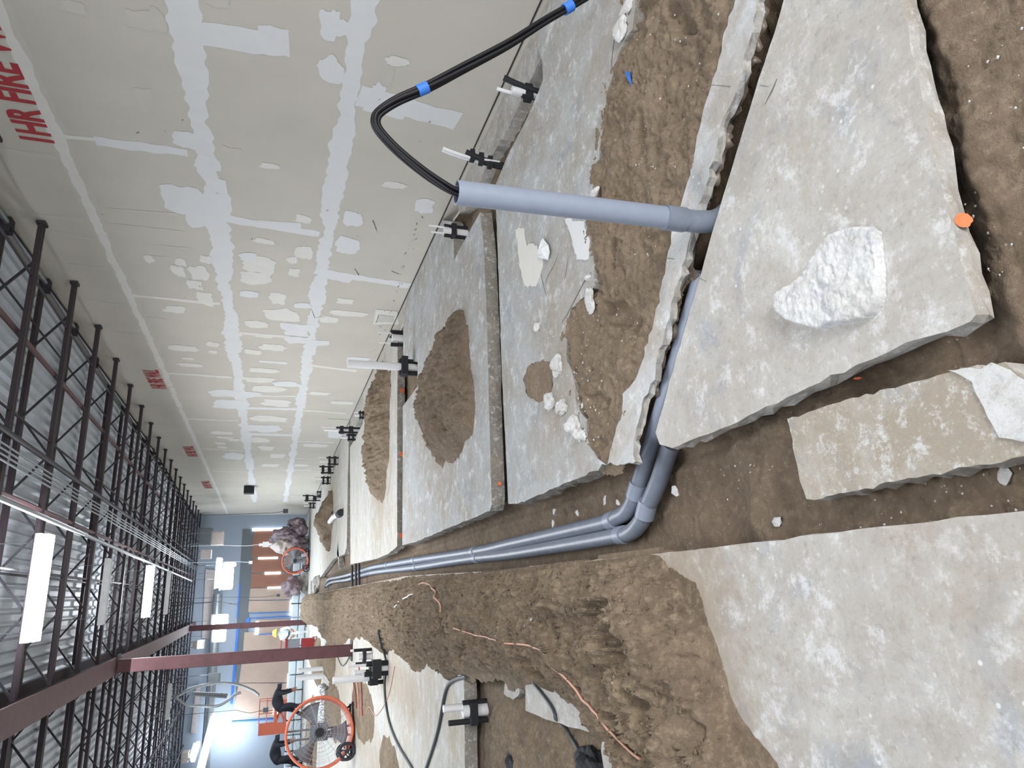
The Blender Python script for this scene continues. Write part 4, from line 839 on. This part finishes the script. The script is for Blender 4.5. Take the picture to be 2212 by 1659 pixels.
# bridging, pipes, conduits under the roof (each its own thing)
def run(name, x, zoff, r, mat, label, cat, y0=5.5, y1=36.5, sag=0., square=False, group=None, x1=None):
    mm = MB(); P = []
    for i in range(25):
        y = y0+(y1-y0)*i/24; P.append((x+((x1-x)*i/24 if x1 is not None else 0), y, jbot(y)+zoff-sag*abs(math.sin(i*1.3))))
    mm.tube(P, r, 6 if r < .03 else 10); return tag(obj(name, mm, mat, None, True), label, cat, group)
for k, (x, zo) in enumerate(((3.35, .36), (3.35, .03), (1.9, .36), (1.9, .03), (.4, .36), (.4, .03), (-3.2, .36), (-3.2, .03), (-5.2, .36), (-5.2, .03), (-7.4, .36), (-7.4, .03))):
    run('bridging_bar', x, zo, .014, 'dark', f'thin dark {"upper" if zo > .1 else "lower"} bridging bar, line {ords[k//2]} counted from the fire wall', 'brace', group='joist bridging')
run('black_pipe', 1.65, -.02, .03, 'dark', 'dark pipe running below the joists over the slabs', 'pipe')
for k in range(4): run('roof_conduit', 1.36+.05*k, -.03, .011, 'galv', ['thin metal conduit under the joists, rightmost of four', 'second thin metal conduit under the joists', 'third thin metal conduit under the joists', 'thin metal conduit under the joists, leftmost of four'][3-k], 'conduit', sag=.015, group='conduits below the roof')
run('sprinkler_pipe', .92, -.27, .026, 'galv', 'pale sprinkler pipe crossing under the joists beside the lamps', 'pipe', y1=30, x1=.76)
run('red_pipe', 2.75, .1, .03, 'steel_l', 'dark red pipe threaded through the joists near the fire wall', 'pipe')
run('roof_conduit', 2.95, .3, .012, 'steel_l', 'reddish conduit high in the joists near the fire wall', 'conduit', sag=.05)
run('wall_ledger', 3.93, .33, .03, 'galv', 'pale metal ledger along the top of the fire wall', 'ledger')
run('roof_conduit', -4.0, -.1, .03, 'dark', 'dark pipe under the left joists, nearer the girder', 'pipe')
run('roof_conduit', -6.0, -.05, .03, 'dark', 'dark pipe under the left joists, farther from the girder', 'pipe')
run('red_pipe', 1.1, .05, .028, 'steel_l', 'dark reddish pipe under the joists beside the sprinkler pipe', 'pipe', sag=.03)

# ------------------------------------------------------------------ lamps
def strip_lamp(y, x0, x1, z, lit, label):
    r0 = root('strip_lamp', ((x0+x1)/2, y, z), label, 'lamp', 'ceiling strip lamps')
    mm = MB(); mm.box((x0, y-.07, z+.03), (x1, y+.07, z+.09)); obj('housing', mm, 'deckwhite', r0)
    if lit: mm = MB(); mm.box((x0+.01, y-.12, z-.05), (x1-.01, y+.12, z+.03)); obj('tube', mm, 'lamp', r0)
    else:
        mm = MB(); mm.box((x0+.01, y-.06, z-.0), (x1-.01, y+.06, z+.03)); obj('tube', mm, 'deckwhite', r0)
    for x in (x0+.1, x1-.1): mm = MB(); mm.tube([(x, y, z+.09), (x, y, deck_z(y))], .004, 5); obj('hanger', mm, 'galv', r0)
strip_lamp(8.95, -.34, .78, 3.95, True, 'brightly lit strip lamp nearest the camera')
strip_lamp(12.5, -.28, .7, 3.95, False, 'unlit strip lamp between the two lit ones')
strip_lamp(16.45, -.27, .76, 3.95, True, 'second lit strip lamp, farther from the camera')
strip_lamp(19.7, -.27, .77, 3.95, False, 'unlit strip lamp beyond the lit ones')
strip_lamp(22, -2.96, -2.07, 3.95, False, 'unlit strip lamp left of the girder')
def glow(name, u0, u1, v0, v1, y, label, th=.15):
    a = pl(u0, v0, 1, y); b = pl(u1, v1, 1, y); x0, x1 = sorted((a.x, b.x)); z0, z1 = sorted((a.z, b.z))
    r0 = root(name, ((x0+x1)/2, y, z0), label, 'lamp', 'bright lamps near the far wall')
    mm = MB(); mm.box((x0, y, z0), (x1, y+th, z1)); o = obj('lens', mm, 'lampf', r0); md = o.modifiers.new('b', 'BEVEL'); md.width = min(.08, (z1-z0)*.3); md.segments = 3
    mm = MB(); mm.box((x0-.03, y+th*.6, z1-.02), (x1+.03, y+th*1.3, z1+.06)); obj('housing', mm, 'galv', r0)
    mm = MB(); mm.tube([((x0+x1)/2, y+th, z1), ((x0+x1)/2, y+th, deck_z(y))], .01, 5); obj('hanger', mm, 'galv', r0)
glow('high_bay_lamp', 479, 502, 1226, 1273, 30, 'square glowing high bay lamp above the mauve heap')
glow('high_bay_lamp', 470, 476, 1205, 1270, 31.5, 'thin glowing strip beside the square lamp')
glow('high_bay_lamp', 484, 510, 1215, 1224, 29, 'small glowing reflector in front of the square lamp')
glow('high_bay_lamp', 459, 492, 1328, 1353, 34, 'glowing lamp panel right of the far column')
glow('high_bay_lamp', 460, 487, 1358, 1386, 34, 'glowing lamp panel left of the far column')
def slant(p, q, y0, y1, w, label):
    a = pl(*p, 1, y0); b = pl(*q, 1, y1); r0 = root('high_bay_lamp', tuple(a), label, 'lamp', 'bright lamps near the far wall')
    mm = MB(); mm.bar(a, b, w, .1); obj('lens', mm, 'lampf', r0); mm = MB(); mm.bar(a+Vector((0, 0, .1)), b+Vector((0, 0, .1)), w*.6, .06); obj('housing', mm, 'galv', r0)
slant((462, 1555), (428, 1690), 31, 26, .5, 'long bright lamp at the lower left of the far wall')
slant((428, 1607), (417, 1640), 25, 24, .15, 'small bright lamp beside the long one')

# ------------------------------------------------------------------ far wall: papered windows, tape, doors, goods
def fpoly(name, pts, mat, label, cat, y=YF, th=.02, group=None, kind=None):
    P = [pl(u, v, 1, y) for u, v in pts]; mm = MB(); n = len(P)
    mm.add([(p.x, y, p.z) for p in P]+[(p.x, y-th, p.z) for p in P], [tuple(range(n)), tuple(range(n, 2*n))[::-1]]+[(i, (i+1) % n, n+(i+1) % n, n+i) for i in range(n)])
    return tag(obj(name, mm, mat, tri=True), label, cat, group, kind)
fpoly('window_header', [(524, 1143), (550, 1144), (538, 1330), (512, 1328)], 'greywall', 'dark grey strip above the reddish papered windows', 'panel', y=YF-.02)
fpoly('trim_1', [(512, 1328), (508, 1545), (524, 1546), (538, 1330)], 'greywall', None, None, y=YF-.02, kind='structure')
shs = [((550, 1146), (545, 1176), (640, 1174), (642, 1146), 'kraft_r', 'reddish paper sheet nearest the fire wall'), ((545, 1178), (544, 1206), (638, 1204), (640, 1176), 'kraft_r', 'reddish paper sheet behind the mauve heap'),
       ((544, 1208), (543, 1238), (636, 1236), (638, 1207), 'kraft_r', 'reddish paper sheet behind the small fan'), ((543, 1240), (541, 1270), (634, 1268), (636, 1239), 'kraft_r', 'reddish paper sheet left of the small fan'),
       ((541, 1271), (538, 1296), (632, 1294), (634, 1270), 'kraft', 'brown paper sheet with a small hanging plug in front'), ((538, 1298), (536, 1322), (622, 1320), (628, 1297), 'kraft', 'brown paper sheet right of the door'),
       ((528, 1366), (524, 1420), (624, 1418), (628, 1364), 'kraft', 'wide brown paper sheet between the two columns'), ((524, 1421), (516, 1475), (622, 1474), (624, 1420), 'kraft', 'wide pale brown paper sheet left of the near column'),
       ((516, 1476), (502, 1546), (595, 1550), (622, 1520), (622, 1476), 'kraft', 'palest brown paper sheet behind the orange lift')]
for s_ in shs: fpoly('paper_sheet', s_[:-2], s_[-2], s_[-1], 'paper sheet', y=YF-.05, th=.015, group='papered shop windows')
fpoly('paper_sheet', [(552, 1338), (552, 1366), (630, 1366), (632, 1338)], 'kraft', 'framed paper over the far door behind the column', 'paper sheet', y=YF-.06, th=.02)
for k, (p, q, w, lab) in enumerate((((518, 1262), (512, 1335), .12, 'blue tape edge above the brown sheets, right part'), ((514, 1350), (506, 1450), .2, 'ragged blue tape edge above the sheets by the near column'), ((506, 1450), (500, 1520), .2, 'blue tape edge near the hanging hoop'),
                                    ((500, 1560), (594, 1553), .1, 'blue tape down the left side of the last sheet'), ((534, 1336), (632, 1331), .08, 'blue tape along the right of the far door'), ((552, 1371), (632, 1366), .08, 'blue tape along the left of the far door'), ((535, 1337), (535, 1350), .3, 'bright blue tape corner over the far door'),
                                    ((540, 1326), (628, 1322), .05, 'thin blue tape right of the far door'))):
    mm = MB(); mm.bar(pl(*p, 1, YF-.09), pl(*q, 1, YF-.09), w, .02, up=(0, 1, 0)); mm2 = MB(); mm2.bar(pl(*p, 1, YF-.09), pl(*q, 1, YF-.09), .02, w*.55); tag(obj('masking_tape', mm2, 'blue'), lab, 'tape', 'blue masking tape')
for k, (a, b_, lab) in enumerate((((545, 1141), (618, 1146), 'bright daylight slit beside the reddish paper'), ((560, 1175), (592, 1178), 'daylight slit above the mauve heap'), ((558, 1204), (600, 1207), 'daylight slit above the small fan'), ((572, 1236), (606, 1240), 'daylight slit left of the small fan'),
                                  ((578, 1268), (614, 1270), 'faint daylight slit near the hanging plug'), ((627, 1296), (637, 1330), 'bright daylight gap under the brown sheets'), ((552, 1343), (558, 1371), 'daylight line at the top of the far door'), ((622, 1455), (626, 1490), 'daylight under the pale sheet'), ((590, 1532), (600, 1542), 'small bright rectangle by the orange lift'))):
    p = pl(*a, 1, YF-.1); q = pl(*b_, 1, YF-.1); mm = MB(); x0, x1 = sorted((p.x, q.x)); z0, z1 = sorted((p.z, q.z)); mm.box((x0, YF-.11, z0), (x1, YF-.09, z1)); tag(obj('window_slit', mm, 'day'), lab, 'window', 'daylight slits')
# white wrapped goods along the foot of the far wall
xx = 2.7; k = 0; names = 'first second third fourth fifth sixth seventh eighth ninth'.split()
while xx > -8 and k < 9:
    w = 1.15; r0 = root('wrapped_panel_stack', (xx-w/2, 34.2, 0), f'white wrapped stack with dark straps along the far wall, {names[k]} from the fire wall', 'stack', 'white wrapped stacks')
    for j in range(2):
        mm = MB(); mm.box((xx-w, 33.9, .02+.31*j), (xx, 34.7, .31+.31*j)); o = obj('wrapped_panel', mm, 'wrap', r0); md = o.modifiers.new('b', 'BEVEL'); md.width = .05; md.segments = 3
    mm = MB(); mm.box((xx-w*.5-.03, 33.88, .0), (xx-w*.5+.01, 34.72, .64)); obj('strap', mm, 'black', r0)
    xx -= w+.04; k += 1
# heap of mauve bundles
def bundle(u, v, y, rx, rz, mat, label, seed, group='mauve bundles'):
    p = pl(u, v, 1, y); m = bmesh.new(); bmesh.ops.create_icosphere(m, subdivisions=4, radius=1); sd = Vector((seed*3.1, seed, 0))
    for w in m.verts:
        c = w.co; k = .95+.5*mnoise.noise(c*1.2+sd)+.3*(.5-abs(mnoise.noise(c*2.6+sd))*2.2)+.08*mnoise.noise(c*7+sd)
        c = c*k; w.co = Vector((p.x+c.x*rx, p.y+c.y*.55, max(p.z+c.z*rz, .0)))
    for f in m.faces: f.smooth = True
    me = bpy.data.meshes.new('plastic_bundle'); m.to_mesh(me); m.free(); me.materials.append(MAT[mat]); o = bpy.data.objects.new('plastic_bundle', me); COL.objects.link(o); return tag(o, label, 'bundle', group)
bundle(642, 1132, 33.5, .32, .35, 'mauve', 'dull green-grey bundle at the right end of the heap', 1)
bundle(648, 1148, 33.3, .4, .3, 'mauve', 'striped mauve bundle at the floor', 2)
bundle(615, 1160, 33.3, .35, .6, 'mauve', 'tall mauve bundle leaning over the heap', 3)
bundle(640, 1170, 33.1, .35, .4, 'mauve', 'mauve bundle in the middle of the heap', 4)
bundle(612, 1180, 33.3, .4, .45, 'cardboard', 'pale bag on the left of the heap', 5)
bundle(645, 1185, 33.0, .35, .3, 'mauve', 'mauve bundle beside the small fan', 6)
bundle(632, 1268, 33.2, .4, .4, 'mauve', 'mauve bundle left of the small fan', 7)
bundle(622, 1150, 33.4, .25, .4, 'mauve', 'narrow upright mauve roll', 8)

# ------------------------------------------------------------------ drum fans
def fan(c, R, ax, label, z0=0., depth=.4):
    """c centre, ax horizontal unit axis facing the viewer"""
    c = Vector(c); ax = Vector(ax).normalized(); up = Vector((0, 0, 1)); sd = up.cross(ax).normalized()
    r0 = root('drum_fan', (c.x, c.y, z0), label, 'fan', 'orange drum fans')
    pt = lambda a, r, d: c+(sd*math.cos(a)+up*math.sin(a))*r+ax*d
    n = 48; mm = MB(); vs = []
    for d, r in ((depth/2, R), (depth/2+.01, R+.03), (-depth/2, R+.02), (-depth/2, R-.01)):
        vs += [pt(2*math.pi*i/n, r, d) for i in range(n)]
    fs = [(k*n+i, k*n+(i+1) % n, ((k+1) % 4)*n+(i+1) % n, ((k+1) % 4)*n+i) for k in range(4) for i in range(n)]
    mm.add(vs, fs); obj('drum', mm, 'orange', r0, True)
    mm = MB(); mm.tube([pt(2*math.pi*i/n, R+.015, depth/2) for i in range(n+1)], .025, 8, cap=False); obj('rim', mm, 'orange', r0, True)
    mm = MB()
    for k in range(1, 9): mm.tube([pt(2*math.pi*i/36, R*k/9, depth/2+.02) for i in range(37)], .0035, 4, cap=False)
    for k in range(18): mm.tube([pt(2*math.pi*k/18, .06, depth/2+.02), pt(2*math.pi*k/18, R, depth/2+.01)], .0035, 4)
    obj('front_grille', mm, 'galv', r0)
    mm = MB()
    for k in range(1, 7): mm.tube([pt(2*math.pi*i/36, R*k/7, -depth/2-.01) for i in range(37)], .003, 4, cap=False)
    obj('rear_grille', mm, 'galv', r0)
    for k in range(3):
        mm = MB(); a0 = 2*math.pi*k/3+.4; m_ = 8; vs = []
        for i in range(m_+1):
            r = R*(.1+.82*i/m_); w = .16+.30*i/m_
            vs += [pt(a0-w*.9, r, .06), pt(a0, r, .0), pt(a0+w, r, -.07)]
        fs = [(3*i+j, 3*i+j+1, 3*i+j+4, 3*i+j+3) for i in range(m_) for j in range(2)]
        mm.add(vs, fs); o = obj('blade', mm, 'greyplastic', r0, True); md = o.modifiers.new('s', 'SOLIDIFY'); md.thickness = .006
    mm = MB(); mm.tube([c-ax*.08, c+ax*(depth/2+.04)], .075, 20); obj('hub', mm, 'black', r0, True)
    mm = MB()
    for s_ in (-.075, .075): mm.bar(pt(math.pi/2, R, -depth/2+.02)+sd*s_, pt(-math.pi/2, R, -depth/2+.02)+sd*s_, .035, .03)
    obj('motor_bracket', mm, 'greyplastic', r0)
    mm = MB(); mm.box((c.x-.14, c.y+.02, c.z-.16), (c.x+.14, c.y+.17, c.z+.16)); obj('motor', mm, 'greyplastic', r0)
    zb = z0+.05; mm = MB(); p = c-up*(c.z-zb)
    mm.tube([p+sd*(R*.8)+ax*.2, p-sd*(R*.6)+ax*.2], .02, 8); mm.tube([p+sd*(R*.8)-ax*.22, p-sd*(R*.6)-ax*.22], .02, 8)
    for s_ in (R*.75, -R*.55): mm.tube([p+sd*s_+ax*.2, p+sd*s_-ax*.22], .02, 8); mm.tube([p+sd*s_+ax*.0, pt(-math.pi/2+s_/R*.85, R, 0)], .018, 8)
    obj('stand', mm, 'black', r0, True)
    for dd in (.24, -.26):
        q = p-sd*(R*.62)+ax*dd; q.z = z0+.15; mm = MB()
        w_ = [q+(sd*math.cos(t)+up*math.sin(t))*.13 for t in np.linspace(0, 6.283, 25)]; mm.tube(w_, .025, 8, cap=False); o = obj('wheel', mm, 'tyre', r0, True)
        m2 = MB()
        for t in range(5): m2.bar(q, q+(sd*math.cos(t*1.257)+up*math.sin(t*1.257))*.12, .035, .02)
        m2.tube([q-ax*.03, q+ax*.03], .04, 12); obj('wheel_hub', m2, 'tyre', o)
    return r0
cF = pl(691, 1583, 1, 14.3)
R1 = .565
fan((cF.x, cF.y, R1+.06), R1, (.2, -1, 0), 'big orange drum fan on wheels at the left edge')
cf = pl(634, 1212, 1, 33.2); fan((cf.x+.0, 32.4, .62), .52, (-.25, -1, 0), 'small looking distant orange drum fan in front of the mauve heap')

# ------------------------------------------------------------------ people
def person(base, jn, label, top='cloth', leg='cloth', hat=None, scale=1., bulk=1.):
    """jn: joint offsets dict in metres, x right y depth z up"""
    r0 = root('person', base, label, 'person'); B = Vector(base); J = {k: B+Vector(v)*scale for k, v in jn.items()}
    E = [('pel', 'chest'), ('chest', 'neck'), ('neck', 'head'), ('chest', 'shl'), ('chest', 'shr'), ('shl', 'ell'), ('ell', 'hal'), ('shr', 'elr'), ('elr', 'har'), ('pel', 'hil'), ('pel', 'hir'), ('hil', 'knl'), ('knl', 'anl'), ('anl', 'tol'), ('hir', 'knr'), ('knr', 'anr'), ('anr', 'tor')]
    rad = dict(pel=.15, chest=.16, neck=.06, head=.10, shl=.07, shr=.07, ell=.045, elr=.045, hal=.035, har=.035, hil=.1, hir=.1, knl=.07, knr=.07, anl=.045, anr=.045, tol=.04, tor=.04)
    ks = list(J); me = bpy.data.meshes.new('body'); me.from_pydata([J[k]-B for k in ks], [(ks.index(a), ks.index(b)) for a, b in E], [])
    me.materials.append(MAT[top]); o = bpy.data.objects.new('body', me); COL.objects.link(o); o.parent = r0
    sk = o.modifiers.new('skin', 'SKIN')
    for i, k in enumerate(ks):
        sv = me.skin_vertices[0].data[i]; sv.radius = (rad[k]*scale*(bulk if rad[k] > .06 and k != 'head' else 1+(bulk-1)*.4),)*2; sv.use_root = (k == 'pel')
    sb = o.modifiers.new('sub', 'SUBSURF'); sb.levels = sb.render_levels = 2; sk.use_smooth_shade = True
    for s_ in ('hal', 'har'):
        e = 'ell' if s_ == 'hal' else 'elr'; d = (J[s_]-J[e]).normalized(); side = d.orthogonal().normalized(); mm = MB()
        mm.tube([J[s_]-d*.18, J[s_]], .036, 8); mm.bar(J[s_], J[s_]+d*.09, .08, .035)
        for f in range(4): mm.tube([J[s_]+d*.08+side*(.024*(f-1.5)), J[s_]+d*(.14+.012*(1.5-abs(f-1.5)))+side*(.026*(f-1.5)), J[s_]+d*(.165)+side*(.024*(f-1.5))+Vector((0, 0, -.02))], .009, 6)
        mm.tube([J[s_]+d*.03+side*.04, J[s_]+d*.09+side*.08], .011, 6); obj('hand', mm, 'skin', r0, True)
    mm = MB(); h = J['head']; mm.tube([h-Vector((0, 0, .05)), h+Vector((0, 0, .12))], .1, 12, rad=[.1, .07])
    if hat:
        mm = MB(); mm.tube([h+Vector((0, 0, .02)), h+Vector((0, 0, .06)), h+Vector((0, 0, .14)), h+Vector((0, 0, .17))], .15, 16, rad=[.17, .145, .12, .04]); obj('hard_hat', mm, hat, r0, True)
    else: obj('hair', mm, 'cloth', r0, True)
bend = dict(pel=(0, 0, .92), chest=(.42, 0, 1.0), neck=(.62, 0, .95), head=(.74, 0, .88), shl=(.5, -.2, .98), shr=(.5, .2, .98), ell=(.5, -.24, .7), elr=(.52, .24, .7), hal=(.55, -.18, .45), har=(.58, .18, .45), hil=(-.02, -.12, .86), hir=(-.02, .12, .86), knl=(.08, -.14, .48), anl=(-.05, -.14, .08), tol=(.12, -.16, .04), knr=(-.1, .14, .48), anr=(-.32, .14, .08), tor=(-.16, .16, .04))
pb = pl(655, 1507, 2, 0); 
def mir(j): return {k: (-v[0], v[1], v[2]) for k, v in j.items()}
person((pl(650, 1524, 1, 32.2).x, 32.2, 0), bend, 'worker in dark clothes bending forward between the orange lift and the white stacks', scale=1.1, bulk=1.45)
bp2 = dict(bend); person((pl(650, 1636, 1, 31.5).x, 31.5, 0), bend, 'worker in dark clothes bending at the left edge behind the big fan', scale=1.1, bulk=1.4)
stand = dict(pel=(0, 0, .7), chest=(.1, -.1, 1.02), neck=(.14, -.18, 1.2), head=(.16, -.24, 1.3), shl=(-.1, -.1, 1.1), shr=(.3, -.1, 1.1), ell=(-.16, -.3, .85), elr=(.36, -.3, .85), hal=(-.02, -.5, .7), har=(.25, -.5, .7), hil=(-.1, 0, .66), hir=(.1, 0, .66), knl=(-.14, -.3, .45), anl=(-.14, -.15, .08), tol=(-.14, -.35, .04), knr=(.14, -.3, .45), anr=(.14, -.15, .08), tor=(.14, -.35, .04))
ph = pl(640, 1373, 1, 31.0); person((ph.x, 31.0, 0), stand, 'crouching worker in a white shirt and yellow hard hat by the columns', 'wrap', 'cloth', 'hat', scale=.95)

# ------------------------------------------------------------------ carts, lift and hung things
x, y = F(684, 1391); r0 = root('tool_cart', (x, y, 0), 'red and grey tool cart behind the near column', 'cart')
mm = MB(); mm.box((x-.2, y-.2, .08), (x+.2, y+.2, .5)); obj('drawer_box', mm, 'redpaint', r0)
mm = MB(); mm.box((x-.2, y-.2, .55), (x+.2, y+.2, .95)); obj('upper_box', mm, 'greyplastic', r0)
mm = MB(); mm.box((x-.22, y-.22, .95), (x+.22, y+.22, 1.02)); mm.tube([(x-.2, y-.25, 1.02), (x-.2, y-.3, 1.15), (x+.2, y-.3, 1.15), (x+.2, y-.25, 1.02)], .015, 8); obj('handle', mm, 'redpaint', r0)
for i in (-1, 1): mm = MB(); mm.tube([(x+i*.22, y-.1, .08), (x+i*.24, y-.1, .08)], .08, 14); obj('wheel', mm, 'tyre', r0, True)
# orange scissor lift
a = pl(612, 1540, 1, 34.9); x = -5.0; y = 34.9; 
X0 = pl(570, 1512, 1, y).x; X1 = pl(570, 1566, 1, y).x; zt = pl(560, 1540, 1, y).z; zd = pl(592, 1540, 1, y).z; zl = pl(614, 1540, 1, y).z
x0, x1 = sorted((X0, X1)); r0 = root('scissor_lift', ((x0+x1)/2, y, 0), 'orange scissor lift platform with railings by the far wall', 'lift')
mm = MB(); mm.box((x0, y-.4, .15), (x1, y+.4, zl)); obj('chassis', mm, 'orange', r0)
mm = MB(); mm.box((x0, y-.38, zd-.12), (x1, y+.38, zd)); obj('platform', mm, 'orange', r0)
mm = MB(); 
for yy_ in (y-.36, y+.36):
    mm = MB(); mm.bar((x0+.1, yy_, zl), (x1-.1, yy_, zd-.1), .06); mm.bar((x1-.1, yy_, zl), (x0+.1, yy_, zd-.1), .06); obj('scissor_arm', mm, 'orange', r0)
mm = MB()
for yy_ in (y-.38, y+.38):
    mm.tube([(x0, yy_, zd), (x0, yy_, zt), (x1, yy_, zt), (x1, yy_, zd)], .022, 8); mm.tube([(x0, yy_, (zd+zt)/2), (x1, yy_, (zd+zt)/2)], .018, 8); mm.tube([((x0+x1)/2, yy_, zd), ((x0+x1)/2, yy_, zt)], .018, 8)
obj('railing', mm, 'orange', r0, True)
mm = MB(); mm.box((x0-.35, y-.42, .5), (x0+.1, y-.4, zt)); tag(obj('side_panel', mm, 'orange', r0), 'solid orange panel at the left end')
for i in (x0+.2, x1-.2):
    for yy_ in (y-.42, y+.42): mm = MB(); mm.tube([(i, yy_-.05, .17), (i, yy_+.05, .17)], .17, 16); obj('wheel', mm, 'tyre', r0, True)
# hanging hoop of flexible conduit
hp = [(560, 1502), (554.7, 1498), (544.6, 1491), (513, 1479), (468.6, 1475.6), (418, 1485.7), (392, 1498), (381, 1506), (390, 1515), (405, 1523.7), (435, 1525), (468.6, 1525), (494, 1512), (508, 1500), (520.5, 1495.8)]
C = crom([pl(u, v, 1, 22) for u, v in hp], 8); mm = MB(); mm.tube(C, .035, 8, rad=[.035+.004*(i % 2) for i in range(len(C))]); _q = max(C, key=lambda p: p.z); mm.tube([_q, Vector((_q.x, _q.y, deck_z(22)))], .008, 5); tag(obj('flexible_conduit', mm, 'galv', None, True), 'large open hoop of grey flexible conduit hanging from the roof', 'conduit')
for k, (a, b_, lab) in enumerate((((418, 1497), (492, 1500), 'ribbed metal bar inside the hanging hoop, right one'), ((418, 1500), (490, 1506), 'ribbed metal bar inside the hanging hoop, left one'))):
    P = [pl(a[0]+(b_[0]-a[0])*t, a[1]+(b_[1]-a[1])*t, 1, 22.3) for t in np.linspace(0, 1, 40)]; mm = MB(); mm.tube(P, .03, 8, rad=[.03+.012*(i % 2) for i in range(40)]); mm.tube([P[0], Vector((P[0].x, P[0].y, deck_z(22.3)))], .006, 5); tag(obj('spring_hanger', mm, 'galv'), lab, 'hanger')
# droplights and cords hanging by the far wall
def drop(pts, y, r, mat, label, plug=None):
    r0 = root('hanging_cord', tuple(pl(*pts[0], 1, y)), label, 'cord', 'hanging cords')
    P = [pl(u, v, 1, y) for u, v in pts]; q = P[0].copy(); q.z = deck_z(y); mm = MB(); mm.tube([q]+crom(P, 4), r, 6); obj('cord', mm, mat, r0, True)
    if plug: p = pl(*pts[-1], 1, y); mm = MB(); mm.box((p.x-plug/2, y-.05, p.z-plug*.8), (p.x+plug/2, y+.05, p.z+plug*.4)); obj('plug', mm, mat, r0)
drop([(442, 1113), (500, 1111), (560, 1109), (590, 1108), (605, 1106), (615, 1104)], 33, .012, 'cord', 'dark hanging cord with a box at its end, nearest the fire wall', .18)
drop([(490, 1178), (530, 1179), (562, 1176), (572, 1176)], 33, .012, 'white', 'white hanging cord with a knotted end before the red paper', .22)
drop([(512, 1213), (540, 1215)], 33, .012, 'white', 'short white cord below the square lamp', .12)
drop([(480, 1290), (560, 1290), (600, 1286)], 35, .01, 'cord', 'thin cord hanging before the brown paper', .12)
drop([(470, 1300), (500, 1305), (520, 1302)], 33, .01, 'cord', 'loose black cords under the duct, upper strand')
drop([(440, 1303), (480, 1300), (515, 1308)], 33, .01, 'cord', 'loose black cords under the duct, lower strand')
drop([(510, 1534), (540, 1540), (565, 1534), (572, 1534)], 30, .01, 'cord', 'thin cord with a small plug over the palest paper', .16)
# boxes high at the far end
def hangbox(u0, u1, v0, v1, y, mat, label, d=.5):
    a = pl(u0, v0, 1, y); b_ = pl(u1, v1, 1, y); x0, x1 = sorted((a.x, b_.x)); z0, z1 = sorted((a.z, b_.z)); mm = MB(); r0 = root('unit_heater', ((x0+x1)/2, y, z0), label, 'heater', 'boxes hung from the roof')
    mm.box((x0, y, z0), (x1, y+d, z1)); obj('casing', mm, mat, r0); mm = MB(); mm.box((x0+.04, y-.02, z0+.04), (x1-.04, y, z1-.04)); obj('front_panel', mm, mat, r0)
    for x in (x0+.05, x1-.05): mm = MB(); mm.tube([(x, y+d/2, z1), (x, y+d/2, deck_z(y))], .012, 5); obj('hanger', mm, 'galv', r0)
hangbox(457, 482, 1148, 1176, 31, 'cardboard', 'pale square unit hung near the fire wall corner')
hangbox(430, 456, 1140, 1175, 35.5, 'greywall', 'grey upper casing behind the pale unit')
hangbox(434, 455, 1187, 1206, 33, 'cardboard', 'pale box behind the joists left of the first unit')
hangbox(417, 440, 1385, 1401, 28, 'cardboard', 'small pale box hung behind the near column top')
hangbox(450, 475, 1455, 1478, 30, 'greywall', 'dark square panel beside the hanging hoop', .1)
hangbox(393, 405, 1628, 1648, 24, 'cardboard', 'small pale box at the lower left under the joists')
# tan duct strip and silver duct along far wall top
fpoly('wall_panel', [(444, 1230), (464, 1232), (456, 1380), (436, 1378)], 'cardboard', 'tan panel strip at the top of the far wall', 'panel', y=36.9)
fpoly('wall_panel', [(424, 1480), (434, 1480), (424, 1585), (412, 1583)], 'cardboard', 'tan panel strip at the top left of the far wall', 'panel', y=36.9)
mm = MB(); P = [pl(466, 1275, 1, 36), pl(470, 1330, 1, 36)]; z = pl(468, 1400, 1, 36).z
mm.tube([(.3, 36.2, 3.85), (-8, 36.2, 3.85)], .2, 14); tag(obj('round_duct', mm, 'galv', None, True), 'silver round duct along the top of the far wall', 'duct')
# black speaker box on the fire wall
r0 = root('wall_speaker', (3.9, 27.3, 2.35), 'small black box mounted on the fire wall far down the room', 'speaker')
mm = MB(); mm.box((3.72, 27.1, 2.33), (3.97, 27.5, 2.68)); obj('case', mm, 'black', r0); mm = MB(); mm.box((3.97, 27.25, 2.45), (4.0, 27.35, 2.55)); obj('bracket', mm, 'dark', r0)
# dark bag at the lower left edge in the cut
x, y = F(1290, 1650, -.1); m = bmesh.new(); bmesh.ops.create_icosphere(m, subdivisions=4, radius=1)
for (nm, u, v, sc, lab) in (('black_bag', 1290, 1668, (.12, .2, .1), 'black crumpled bag at the bottom edge beside the dark green cord'), ('black_bag', 1115, 1672, (.16, .12, .07), 'black bag at the picture edge beside the left cut')):
    x, y = F(u, v, -.1); m = bmesh.new(); bmesh.ops.create_icosphere(m, subdivisions=4, radius=1)
    for w in m.verts:
        c = w.co*(1+.3*mnoise.noise(w.co*2)+.12*mnoise.noise(w.co*6)); w.co = Vector((x+c.x*sc[0], y+c.y*sc[1], -.1+max(c.z, -.3)*sc[2]))
    me = bpy.data.meshes.new(nm); m.to_mesh(me); m.free(); me.materials.append(MAT['black']); o = bpy.data.objects.new(nm, me); COL.objects.link(o); tag(o, lab, 'bag')
